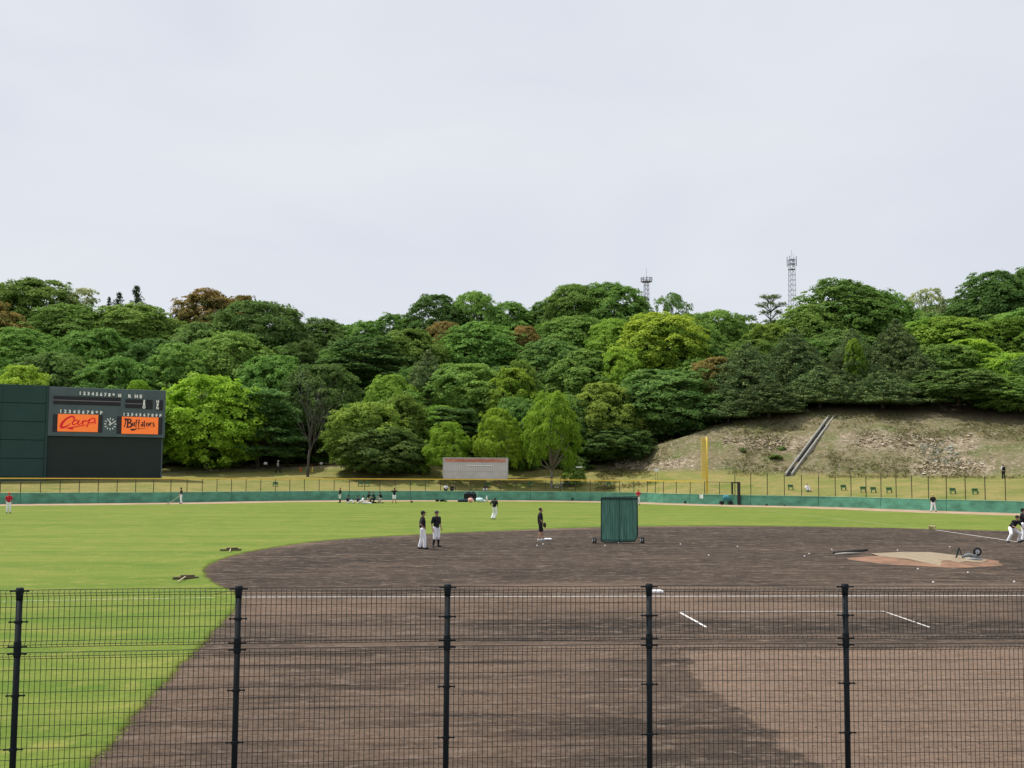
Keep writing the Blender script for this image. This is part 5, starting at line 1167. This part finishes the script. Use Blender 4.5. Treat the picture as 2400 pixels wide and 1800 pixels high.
sit2 = dict(sit, knl=(-.15, .48, .12), anl=(-.2, .92, .07), tol=(-.22, .98, .2), knr=(.15, .48, .12), anr=(.2, .92, .07), tor=(.22, .98, .2), wrl=(-.3, -.25, .08), ell=(-.3, -.15, .32), wrr=(.3, -.25, .08), elr=(.3, -.15, .32))
kneel = dict(STAND, pel=(0, 0, .55), che=(0, .08, .85), nec=(0, .14, 1.05), hea=(0, .2, 1.2), shl=(-.185, .12, .98), shr=(.185, .12, .98), ell=(-.22, .35, .8), elr=(.22, .35, .8), wrl=(-.1, .5, .65), wrr=(.1, .5, .65), hil=(-.1, 0, .52), hir=(.1, 0, .52), knl=(-.14, .42, .48), knr=(.14, .3, .06), anl=(-.15, .38, .08), anr=(.14, -.12, .08), tol=(-.16, .54, .035), tor=(.14, -.26, .04))
person(foot(752, 1087.5), 0, 0, 'seated player in navy top leftmost of the group stretching by the wall', 'players sitting by the outfield wall', sit, shirt=cl_navy, vox=.026)
person(foot(774, 1088), 0, -15, 'seated player in navy top second from left of the stretching group', 'players sitting by the outfield wall', sit, shirt=cl_navy, vox=.026)
person(foot(785, 1088.5), 0, 10, 'player lying back in white second of the middle pair of the stretching group', 'players sitting by the outfield wall', sit2, shirt=cl_wh, vox=.026)
person(foot(794, 1086.5), 0, 20, 'kneeling player in black top in the middle of the stretching group', 'players sitting by the outfield wall', kneel, shirt=sk_dk, legs=mat('cloth_beige', (.55, .44, .33), .85), vox=.026)
person(foot(809, 1087), 0, 170, 'crouching figure in dark green second from right of the stretching group', 'players sitting by the outfield wall', kneel, shirt=cl_dkgreen, legs=sk_dk, vox=.026, hat='hair')
person(foot(824, 1087), 0, -160, 'kneeling player in black top and bare legs at the right end of the group', 'players sitting by the outfield wall', kneel, legs_len='shorts', vox=.026, legs=cl_gray)
person(G(1379, 1090.5), 0, -75, 'figure in red top and white trousers standing beyond the green screen', 'people by the outfield wall', dict(ell=(-.33, .0, 1.2), wrl=(-.12, .18, 1.12), elr=(.33, 0, 1.2), wrr=(.12, .18, 1.12)), shirt=cl_red, hatm=cl_red, vox=.026)
person(foot(2016, 1106), 0, -100, 'fielder with yellowish cap, black top and white trousers in front of the right wall', 'players on the outfield grass', dict(anl=(-.24, 0, .09), tol=(-.28, .15, .035), anr=(.2, 0, .09), tor=(.24, .15, .035), knl=(-.17, .05, .5), knr=(.15, .05, .5)), hat='cap', hatm=straw, vox=.022)
crouch = dict(pel=(0, -.12, .78), che=(0, .08, 1.02), nec=(0, .22, 1.18), hea=(0, .30, 1.33), shl=(-.2, .18, 1.13), shr=(.2, .18, 1.13), ell=(-.33, .2, .92), elr=(.30, .26, .90), wrl=(-.26, .42, .78), wrr=(.16, .5, .74), hil=(-.1, -.12, .76), hir=(.1, -.12, .76), knl=(-.34, .14, .47), knr=(.30, .16, .47), anl=(-.42, -.08, .09), anr=(.36, -.05, .09), tol=(-.48, .08, .035), tor=(.42, .12, .035))
person(foot(2190, 1172), 0, -70, 'fielder crouching in ready stance with black top and white trousers at the right edge', 'players on the infield dirt', crouch, vox=.012, height=1.84, socks=sk_dk)
person(foot(2210, 1169), 0, -20, 'player standing behind the crouching fielder, cut by the right picture edge', 'players on the infield dirt', dict(elr=(.3, .1, 1.2), wrr=(.2, .36, 1.22), ell=(-.3, .1, 1.2), wrl=(-.05, .36, 1.2)), vox=.014, height=1.86)
pk = on(603, 154); person(D(603, 1022, 152), 0, -10, 'walker in dark clothes and pale hat crossing the grass bank', 'spectators on the bank', dict(anl=(-.12, .32, .09), tol=(-.12, .48, .035), knl=(-.1, .24, .5), anr=(.12, -.32, .12), tor=(.12, -.2, .035), knr=(.1, -.05, .48)), shirt=cl_gray, legs=sk_dk, hat='sunhat', hatm=cl_wh, vox=.026)
def slope_pt(px, py):
    lo, hi = wallF(px)+.5, 172.
    for _ in range(20):
        m_ = (lo+hi)/2; q = surf(px, m_); d = q-CAM; yy = (900-d.dot(u0)/d.dot(fwd)*FPX+ROLL*(px*S-1200))/S
        if yy < py: hi = m_
        else: lo = m_
    return surf(px, hi)
bpy.data.objects[[o.name for o in COL.objects if o.get('label', '').startswith('walker')][0]].location = slope_pt(603, 1021.5)
person(slope_pt(2165.5, 1034.5), 0, 80, 'spectator in white shirt with black backpack on the right bank path', 'spectators on the bank', None, shirt=cl_wh, legs=sk_dk, hat='hair', vox=.026, extras=lambda e, j: MB().box((-.17, -.34, 1.02), (.17, -.14, 1.5), .04).build('backpack', sk_dk, e))
person(slope_pt(965.5, 1060), 0, -90, 'spectator in white shirt and dark cap sitting on the bank behind the fence', 'spectators on the bank', sit, shirt=cl_wh, legs=sk_dk, vox=.026)
person(slope_pt(978.5, 1061), 0, -90, 'dark clad spectator sitting low beside the one in white behind the fence', 'spectators on the bank', sit, shirt=sk_dk, legs=sk_dk, vox=.026, hat='hair')
person(slope_pt(1050, 1060.5), 0, -90, 'small dark seated spectator right of the pair behind the fence', 'spectators on the bank', sit, shirt=sk_dk, legs=cl_gray, vox=.026, hat='hair')
person(slope_pt(1742.5, 1061), 0, -90, 'spectator in white sitting behind the tall fence right of the gate', 'spectators on the bank', sit, shirt=cl_wh, legs=cl_gray, vox=.026, hat='hair')

# ================================================================ EQUIPMENT ON THE FIELD
# green pitching screen
sp = G(1338, 1174); e = empty('pitching_screen', sp, AZ+.06, 'tall dark green fabric screen on wheels standing on the infield dirt', 'screen')
gnet = mat('net_green', (.095, .225, .170), .85, .45, 3, stretch=(6, 6, .35)); gfr = mat('frame_dark_green', (.01, .035, .03), .5, .08)
hw, ht = .97, 2.42
fr = [(-hw, 0, .12), (-hw, 0, ht), (hw, 0, ht+.06), (hw, 0, .42), (hw*.86, 0, .12), (-hw*.80, 0, .04), (-hw, 0, .2)]
MB().tube(fr, .030, 8).build('frame', gfr, e)
NX, NZ = 90, 14; v = []; f = []
for i in range(NX+1):
    x = -hw+.02+(2*hw-.04)*i/NX
    for k in range(NZ+1):
        t_ = k/NZ; lowx = .10 if x < hw*.84 else .10+(x-hw*.84)/(hw*.16)*.28; z = lowx+(ht-.02-lowx)*t_+(x/hw+1)*.03*t_
        y = .035*math.sin(x*22+1.5*math.sin(x*5))*(.35+.65*math.sin(math.pi*min(1, t_+.1)))+.02*math.sin(x*53+2*t_)*(.4+.6*t_)+.05*math.sin(t_*3.1)*math.sin((x+hw)/hw*1.57); v.append((x, y, z))
for i in range(NX):
    for k in range(NZ): a = i*(NZ+1)+k; f.append((a, a+NZ+1, a+NZ+2, a+1))
o = obj('fabric', pyd('fabric', v, f, True), gnet, e); md = o.modifiers.new('t', 'SOLIDIFY'); md.thickness = .012
MB().box((-hw-.02, -.05, ht-.10), (hw+.02, .05, ht-.02), .01).build('hem', gfr, e)
MB().tube([(0, -.045, .1), (0, -.045, ht)], .012, 6).build('centre_seam', gfr, e)
MB().tube([(-hw, 0, .25), (-hw-.42, -.1, .22)], .022, 6).tube([(hw, 0, .30), (hw+.30, .1, .28)], .022, 6).build('wheel_arm', gfr, e)
rubb = mat('tyre_black', (.02, .02, .02), .8, .05)
for x, y in ((-hw-.44, -.16), (-hw-.28, .16), (hw+.24, .16), (hw+.3, -.05)):
    w = MB().lathe([(.08, -.03), (.16, -.035), (.175, 0), (.16, .035), (.08, .03)], 14, (0, 0, 0), 'X').build('wheel', rubb, e, True, (x, y, .175)); MB().lathe([(.075, -.036), (.075, .036)], 10, (0, 0, 0), 'X').build('hub', steel, w)
# bases
def base(p, label, m, sz=.38, h=.09, nm='base_bag', rz=None):
    b = MB().box((-sz/2, -sz/2, 0), (sz/2, sz/2, h), .03).build(nm, m); b.location = p; b.rotation_euler = (0, 0, rz or 0); tag(b, label, 'base'); return b
bw = mat('base_white', (.85, .84, .84), .5, .04)
base(foot(1184, 1166.5), 'white second base right of the player in shorts', bw, h=.10); base(foot(1418, 1281), 'white third base on the chalk line behind a fence post', bw, h=.10)
yb = empty('ball_bucket', foot(2014, 1144.5), 0, 'small pale yellow bucket on the grass edge by the right chalk line', 'bucket'); MB().lathe([(.20, 0), (.24, .24), (.26, .26), (.22, .26), (.18, .05)], 16).build('bucket_body', mat('bucket_yellow', (.68, .62, .30), .5), yb, True); MB().tube([(.25*math.cos(a), 0, .26+.12*math.sin(a)) for a in np.linspace(0, math.pi, 9)], .012, 5).build('handle', silver, yb)
# balls
bl_me = MB().lathe([(.012*0+.001, -.037)]+[(.037*math.cos(a), .037*math.sin(a)) for a in np.linspace(-1.3, 1.3, 8)]+[(.001, .037)], 12); bme = pyd('baseball', bl_me.v, bl_me.f, True); bme.materials.append(mat('ball_white', (.78, .75, .72), .6, .1, 30))
balls = [(1797-0, 1188.5, 'left of the mound near the mat roller'), (1939, 1190, 'just beyond the left part of the pitching mound'), (2052, 1183, 'beyond the pitching machine'), (2054, 1206, 'on the mound beside the pitching machine'), (1983, 1231, 'in front of the middle of the mound'), (2091, 1239, 'in front of the right end of the mound'), (2016, 1260, 'nearest to the fence right of centre'), (2191, 1259, 'close to the right picture edge'),
         (1160, 1180, 'left one just in front of second base'), (1173, 1177, 'right one just in front of second base'), (1307, 1180, 'at the left foot of the green screen'), (1336, 1174, 'in front of the green screen'), (1470, 1177, 'right of the green screen'), (1531, 1201, 'alone in the middle of the dirt'), (1593, 1182, 'between the green screen and the mound'), (1738, 1203, 'left of the long roller'), (1748, 1198, 'beyond the long roller, left side')]
for i, (px, py, lab) in enumerate(balls):
    o = obj('baseball', bme, None, None, G(px, py, .006)+UP*.036); tag(o, 'white ball on the dirt '+lab, 'ball', 'baseballs scattered on the infield')
# mound
mc = G(2004, 1212); t = NT('mound_clay'); cl = t.mix(t.ramp(t.noise(1.2, (1, 1, 1), detail=6), .35, .65), (.20, .125, .085), (.31, .18, .12)); t.out(t.mix(t.ramp(t.noise(14, detail=7), .3, .7), t.mix(1., cl, (.75, .75, .75), 'MULTIPLY'), cl), t.noise(14, detail=7), .5, .03)
v = []; f = []; NR = 14; NA = 56
for i in range(NR+1):
    for k in range(NA):
        a = 2*math.pi*k/NA; r = 3.1*i/NR*(1+.05*math.sin(3*a)+.04*math.sin(7*a+1)); h = .24*(1-min(1, (i/NR))**1.6)+.002
        v.append((mc.x+r*math.cos(a), mc.y+r*math.sin(a), .006+h*(1 if i < NR else 0)+.0))
for i in range(NR):
    for k in range(NA): f.append((i*NA+k, i*NA+NA+k, i*NA+NA+(k+1) % NA, i*NA+(k+1) % NA))
tag(obj('pitching_mound', pyd('pitching_mound', v, f, True), t.m), kind='structure')
def mz(p):
    r = (Vector((p.x, p.y, 0))-Vector((mc.x, mc.y, 0))).length/3.1; return .006+.24*(1-min(1, r)**1.6)
def mound_pt(px, py):
    z = .1
    for _ in range(6): q = G(px, py, z); z = mz(q)
    return Vector((q.x, q.y, z))
tarp = [(2040-0, 1302.5/1)]
tc_ = [(1880, 1196.5), (1950, 1193), (2010, 1193.5), (2080, 1202), (2135, 1211), (2118, 1217), (2085, 1218), (2030, 1213), (1960, 1206), (1905, 1203)]
cc = [mound_pt(x, y) for x, y in tc_]; cen = sum(cc, Vector())/len(cc); v = []; f = []
NRg = 8
for i in range(NRg+1):
    for p in cc:
        q = cen.lerp(p, i/NRg); v.append((q.x, q.y, mz(q)+.022+.006*noise.noise(q*3)))
n_ = len(cc)
for i in range(NRg):
    for k in range(n_): f.append((i*n_+k, i*n_+n_+k, i*n_+n_+(k+1) % n_, i*n_+(k+1) % n_))
mb = obj('mound_mat', pyd('mound_mat', v, f, True), mat('mat_khaki', (.27, .215, .145), .95, .15, 3, bump=.2)); tag(mb, 'flat khaki mat spread over the pitching mound', 'mat')
# rolled cover / long tool left of the mound
ra, rb_ = G(1801, 1199), G(1874, 1196); dd = rb_-ra; e = empty('rolled_mat', ra, math.atan2(dd.y, dd.x), 'long thin dark roller with pale end lying left of the mound', 'roller')
L_ = dd.length; MB().tube([(0, 0, .10), (L_*.4, .05, .12), (L_, 0, .17)], [.07, .075, .06], 10).build('dark_roll', mat('roll_dark', (.03, .028, .028), .8), e, True); MB().tube([(-.02, -.12, .05), (L_*.25, -.14, .06), (L_*.8, -.05, .07)], [.04, .055, .02], 8).build('pale_board', mat('board_pale', (.42, .38, .34), .8), e, True)
# pitching machine lying at the mound end
pmn = mound_pt(2100, 1209); e = empty('pitching_machine', pmn, AZ-.1, 'small grey pitching machine with one wheel and folded tripod lying at the mound', 'machine'); mgr = mat('machine_grey', (.18, .20, .21), .5, .1)
w = MB().lathe([(.10, -.04), (.165, -.045), (.185, 0), (.165, .045), (.10, .04)], 20, (0, 0, 0), 'Y').build('wheel', rubb, e, True, (.22, 0, .34)); MB().lathe([(.095, -.046), (.06, -.05), (.06, .05), (.095, .046)], 14, (0, 0, 0), 'Y').build('hub', steel, w)
MB().tube([(-.42, 0, .12), (-.15, 0, .20), (.1, 0, .14), (.38, 0, .05)], [.05, .085, .09, .05], 10).build('body', mgr, e, True); MB().tube([(-.35, -.08, .03), (0, -.1, .05), (.42, -.05, .03)], [.03, .04, .03], 8).build('base_bar', mat('bar_pale', (.40, .43, .44), .5), e, True)
for x0, x1, y in ((-.72, -.55, -.1), (-.36, -.52, .05), (-.60, -.50, .15)): MB().tube([(x0, y, .02), (x1, y*.3, .50)], .018, 6).build('leg', gfr, e)
MB().tube([(.20, -.08, .34), (.12, -.08, .15)], .03, 6).build('bracket', mgr, e)
# rakes on the grass
def drag(px0, py0, px1, py1, lab):
    a, b = G(px0, py0), G(px1, py1); d = b-a; e = empty('drag_rake', a, math.atan2(d.y, d.x), lab, 'rake', 'wooden drag rakes on the left grass'); L_ = d.length
    MB().box((0, -.10, .02), (L_, .08, .09), .01).build('plank', wood_d, e); MB().tube([(L_*.5, 0, .1), (L_*.25, -1.3, .05)], .02, 6).build('handle', mat('wood_pale', (.55, .45, .30), .7), e); MB().box((L_*.3, -.04, .092), (L_*.85, .05, .15), .01).build('brace', wood_d, e)
    tm = MB(); 
    for k in range(16): tm.tube([(L_*(k+.5)/16, .0, .03), (L_*(k+.5)/16, .03, -.01)], .008, 4)
    tm.build('tines', steel, e)
drag(475, 1190.5, 521, 1189.5, 'farther drag rake on the grass by the dirt edge'); drag(373, 1252, 429, 1251, 'nearer drag rake on the grass left of the dirt edge')
# equipment by the wall
pl = lambda px, py: G(px, py)
e = empty('equipment_trolley', pl(1016, 1083.5), AZ, 'black equipment trolley parked against the green wall', 'trolley')
MB().box((-.8, -.35, .35), (.75, .35, 1.0), .04).build('bin', sk_dk, e); MB().tube([(.8, -.3, .3), (.9, -.3, 1.35), (.9, .3, 1.35), (.8, .3, .3)], .025, 6).build('handle', steel, e)
for x in (-.6, .6):
    for y in (-.3, .3): MB().lathe([(.05, -.04), (.15, -.04), (.15, .04), (.05, .04)], 12, (0, 0, 0), 'Y').build('wheel', rubb, e, False, (x, y, .15))
for x in (-.5, .1): MB().tube([(x, -.2, 1.0), (x+.25, -.1, 1.2), (x+.45, .1, 1.02)], .10, 8).build('bag_strap', cl_navy, e)
def bag(px, py, L_, h, m, lab, cat='bag', name='kit_bag'):
    e = empty(name, pl(px, py), AZ+RT_.uniform(-.3, .3), lab, cat, 'kit lying along the outfield wall')
    MB().tube([(-L_/2, 0, h*.45), (-L_*.42, 0, h*.5), (L_*.42, 0, h*.5), (L_/2, 0, h*.45)], [h*.3, h*.5, h*.5, h*.3], 10).build('body', m, e, True); MB().tube([(-L_*.2, 0, h*.95), (0, 0, h*1.25), (L_*.2, 0, h*.95)], .02, 5).build('strap', m, e)
bag(1000, 1084.5, 1.3, .32, cl_navy, 'long dark bag lying left of the equipment trolley'); bag(1016.5, 1085.5, .5, .55, mat('bag_redwhite', (.80, .42, .38), .7), 'upright red and white bag in front of the trolley'); bag(1036, 1085, .8, .55, mat('bag_palecyan', (.62, .80, .84), .7), 'pale blue white bag right of the trolley')
bag(944.5, 1083.5, .45, .3, sk_dk, 'left one of two small black bags along the wall'); bag(955.5, 1083.5, .7, .28, sk_dk, 'right one of two small black bags along the wall'); bag(889, 1086, .3, .22, leather, 'tiny dark brown glove bag alone on the warning track'); bag(963, 1084, .3, .18, grn, 'tiny dark green pouch next to the two black bags')
e = empty('water_bottle', pl(1051.5, 1084.5), 0, 'tall white water bottle standing right of the pale blue bag', 'bottle'); MB().lathe([(.10, 0), (.11, .55), (.05, .68), (.05, .78)], 12).build('bottle_body', white_p, e, True); MB().lathe([(.056, .781), (.056, .84)], 10).build('cap', mat('cap_blue', (.1, .3, .6), .5), e)
e = empty('water_jug', pl(1046, 1085), 0, 'squat white jug next to the tall white bottle', 'jug'); MB().lathe([(.15, 0), (.16, .22), (.08, .28)], 12).build('jug_body', white_p, e, True); MB().tube([(.0, 0, .26), (.08, 0, .36), (.16, 0, .22)], .02, 5).build('handle', white_p, e)
# line marking cart beside the gate
e = empty('field_cart', pl(1569, 1090.5), AZ, 'teal wheeled field cart against the wall beside the black gate', 'cart'); teal = mat('cart_teal', (.03, .16, .16), .5, .1); tb = mat('cart_blue', (.10, .38, .48), .5, .05)
MB().box((-.45, -.35, .45), (.55, .35, .85), .04).build('body', teal, e); MB().box((-.3, -.3, .852), (.25, .3, 1.12), .04).build('lid', tb, e); MB().tube([(.55, -.3, .6), (.95, -.3, 1.25), (.95, .3, 1.25), (.55, .3, .6)], .025, 6).build('handle', gfr, e); MB().tube([(-.4, 0, .45), (-.75, 0, .2)], .03, 6).build('drawbar', gfr, e)
for x, y in ((-.55, -.38), (-.55, .38), (.45, -.38), (.45, .38)): MB().lathe([(.06, -.04), (.22, -.045), (.24, 0), (.22, .045), (.06, .04)], 16, (0, 0, 0), 'Y').build('wheel', rubb, e, True, (x, y, .24))
# small dark drain holes / marks on the wall pads
for px, py, lab in ((1236.5, 1078, 'dark round port in the green wall left of the screen'), (1480, 1085, 'small port in the wall left of the 100 mark'), (1656, 1091.5, 'first small port in the wall right of the gate'), (1695, 1093.5, 'second small port in the wall right of the gate')):
    F = wallF(px)-.06; q = D(px, py, F); o = MB().lathe([(.16, -.03), (.16, .03), (.12, .05)], 12, (0, 0, 0), 'Y').build('wall_port', gfr); o.location = q; o.rotation_euler = (0, 0, AZ); tag(o, lab, 'port')

# ================================================================ MESH FENCE IN THE FOREGROUND
fbl = mat('coated_steel', (.010, .014, .017), .65, .12, 5, spec=.18); wbl = mat('coated_wire', (.010, .013, .016), .5, .05, spec=.3)
TOPZ = CH-1.10
posts = []
tops = [D(px_, py_, F_) for px_, py_, F_ in ((43, 1271, 10.24), (516, 1265, 10.55), (967, 1262, 10.80), (1402, 1261, 10.98), (1825, 1261, 11.10))]
posts = [((p-CAM).dot(RT), (p-CAM).dot(FW)) for p in tops]
for _ in range(2):
    posts.insert(0, (posts[0][0]*2-posts[1][0], posts[0][1]*2-posts[1][1])); posts.append((posts[-1][0]*2-posts[-2][0], posts[-1][1]*2-posts[-2][1]))
P0 = WP(posts[2][1], posts[2][0], 0)
mf = empty('mesh_fence', (P0.x, P0.y, 0), 0, 'black welded wire mesh fence in the foreground with round posts', 'fence')
rel = lambda X, F, z: WP(F, X, z)-Vector((P0.x, P0.y, 0))
BZ = .35; MIDZ = TOPZ-.545
pb = MB(); pb.tube([(0, 0, BZ-.3), (0, 0, TOPZ-.03)], .0285, 14); pme2 = pyd('post', pb.v, pb.f, True); pme2.materials.append(fbl)
cb = MB().lathe([(.031, -.10), (.0315, -.06), (.036, -.03), (.036, .008), (.030, .016)], 14); cme = pyd('cap', cb.v, cb.f, True); cme.materials.append(fbl)
cl_ = MB().lathe([(.031, -.075), (.034, -.06), (.034, .06), (.031, .075)], 14); clm = pyd('sleeve', cl_.v, cl_.f, True); clm.materials.append(fbl)
ck = MB().lathe([(.030, -.014), (.036, -.012), (.036, .012), (.0325, .014)], 12)
for sg in (-1, 1):
    ck.box((sg*.055-.026, -.008, -.006), (sg*.055+.026, .008, .006), .002); ck.tube([(sg*.076, -.012, 0), (sg*.076, .012, 0)], .009, 8)
ckm = pyd('clamp', ck.v, ck.f); ckm.materials.append(fbl)
for i, (X, F) in enumerate(posts):
    X1, F1_ = posts[min(i+1, len(posts)-1)]; X0, F0_ = posts[max(0, i-1)]; d = WP(F1_, X1)-WP(F0_, X0); a = math.atan2(d.y, d.x)
    p = obj('post', pme2, None, mf, rel(X, F, 0)); p.rotation_euler = (0, 0, a)
    c = obj('cap', cme, None, p, (0, 0, TOPZ-.005)); obj('sleeve', clm, None, p, (0, 0, MIDZ))
    for z in (TOPZ-.02, TOPZ-.30, MIDZ+.020, MIDZ-.045, MIDZ-.42, MIDZ-.90, MIDZ-1.38): obj('clamp', ckm, None, p, (0, -.004, z))
rnd = random.Random(2)
for i in range(len(posts)-1):
    A = rel(*posts[i], 0); B_ = rel(*posts[i+1], 0); d = (B_-A); L_ = d.length; d.normalize(); nn = Vector((d.y, -d.x, 0)); nn = nn if nn.dot(-FW) > 0 else -nn
    for (zt_, zb_) in ((TOPZ-.012, MIDZ+.012), (MIDZ-.035, BZ)):
        mb = MB(); r = .0028; nv = 40; sag = rnd.uniform(-.004, .004)
        prof = [(zt_, .0), (zt_-.028, .040), (zt_-.056, .0)]
        endp = [(zb_+.056, .0), (zb_+.028, .040), (zb_, .0)]
        x0 = .045; x1 = L_-.045
        for k in range(nv):
            x = x0+(x1-x0)*(k+.5)/nv+rnd.uniform(-.0015, .0015); jn = rnd.uniform(-.0015, .0015)
            mb.tube([A+d*x+nn*(o_+jn)+UP*(z+sag*math.sin(math.pi*x/L_)) for z, o_ in prof+endp], r, 4, False)
        zs = [(zt_, .0, .0032), (zt_-.028, .044, .0027), (zt_-.056, .004, .0027)]
        z = zt_-.056-.100
        while z > zb_+.09: zs.append((z+rnd.uniform(-.001, .001), .005, .0027)); z -= .1005
        zs += [(zb_+.056, .004, .0027), (zb_+.028, .044, .0027), (zb_, .0, .0032)]
        for z, o_, rr in zs: mb.tube([A+d*(x0-.02+(x1-x0+.04)*q/6)+nn*o_+UP*(z+sag*math.sin(math.pi*q/6)) for q in range(7)], rr, 5, False)
        tag(mb.build('mesh_panel', wbl, mf), kind='stuff')
# concrete kerb carrying the fence
kv = MB(); kb = [rel(X, F, 0) for X, F in posts]
for i in range(len(kb)-1):
    d = (kb[i+1]-kb[i]).normalized(); nn = Vector((-d.y, d.x, 0)); n0 = len(kv.v)
    v = [kb[i]-nn*.15, kb[i+1]-nn*.15, kb[i+1]+nn*.15, kb[i]+nn*.15]; kv.add([tuple(p) for p in v]+[tuple(p+UP*(BZ-.05)) for p in v], [(0, 1, 5, 4), (1, 2, 6, 5), (2, 3, 7, 6), (3, 0, 4, 7), (4, 5, 6, 7)])
kv.build('kerb', conc, mf)
# clods on the near dirt
r = random.Random(8); V = []; Fc = []
for k in range(5200):
    py = 1290+(1700-1290)*r.random()**1.3; px = r.uniform(-20, 2260); q = G(px, py)
    if not inside(q.x, q.y, poly): continue
    s_ = r.uniform(.006, .017)*(1.7 if r.random() < .05 else 1); n0 = len(V)
    for (x, y, z) in ((1, 0, 0), (-.5, .87, 0), (-.5, -.87, 0), (0, 0, 1), (0, 0, -.6)):
        V.append((q.x+(x+r.uniform(-.3, .3))*s_, q.y+(y+r.uniform(-.3, .3))*s_, .008+z*s_*.8))
    for f_ in ((0, 1, 3), (1, 2, 3), (2, 0, 3), (1, 0, 4), (2, 1, 4), (0, 2, 4)): Fc.append(tuple(i+n0 for i in f_))
tag(obj('dirt_clods', pyd('dirt_clods', V, Fc), mat('clod', (.15, .108, .084), .95, .3, 6)), 'small clods of earth lying on the near infield dirt', 'clods', kind='stuff')

# ---------------------------------------------------------------- labels of look-alike trees and shrubs: ordinal from the left
from collections import defaultdict
bpy.context.view_layer.update()
gl_ = defaultdict(list)
for o in COL.objects:
    if o.parent is None and o.get('category') in ('tree', 'shrub'): gl_[o['label']].append(o)
OR = ['leftmost', 'second from left', 'third from left', 'fourth from left', 'fifth from left', 'sixth from left']; OR2 = ['rightmost', 'second from right', 'third from right', 'fourth from right', 'fifth from right', 'sixth from right']
for lab, os_ in gl_.items():
    if ' trees ' not in lab and ' shrubs ' not in lab: continue
    if len(os_) == 1: os_[0]['label'] = 'single one of the kind among '+lab if False else lab.replace(' trees ', ' tree ').replace(' shrubs ', ' shrub '); continue
    os_.sort(key=lambda o: col_of(o.location)[0]); n = len(os_)
    for i, o in enumerate(os_):
        w_ = OR[i] if (i < (n+1)//2 and i < 6) or i < 1 else (OR2[n-1-i] if n-1-i < 6 else 'seventh from left' if i == 6 else 'eighth from left' if i == 7 else 'middle one')
        o['label'] = f'{w_} of the {lab}'.replace('along the forest edge', 'at forest edge').replace('midway up the slope', 'midway up slope').replace('high on the slope', 'high on slope').replace('low on the slope', 'low on slope')

open('/tmp/labels.txt', 'w').write('\n'.join(o['label'] for o in COL.objects if o.parent is None and len(str(o.get('label', '')).split()) > 16)) if 0 else None
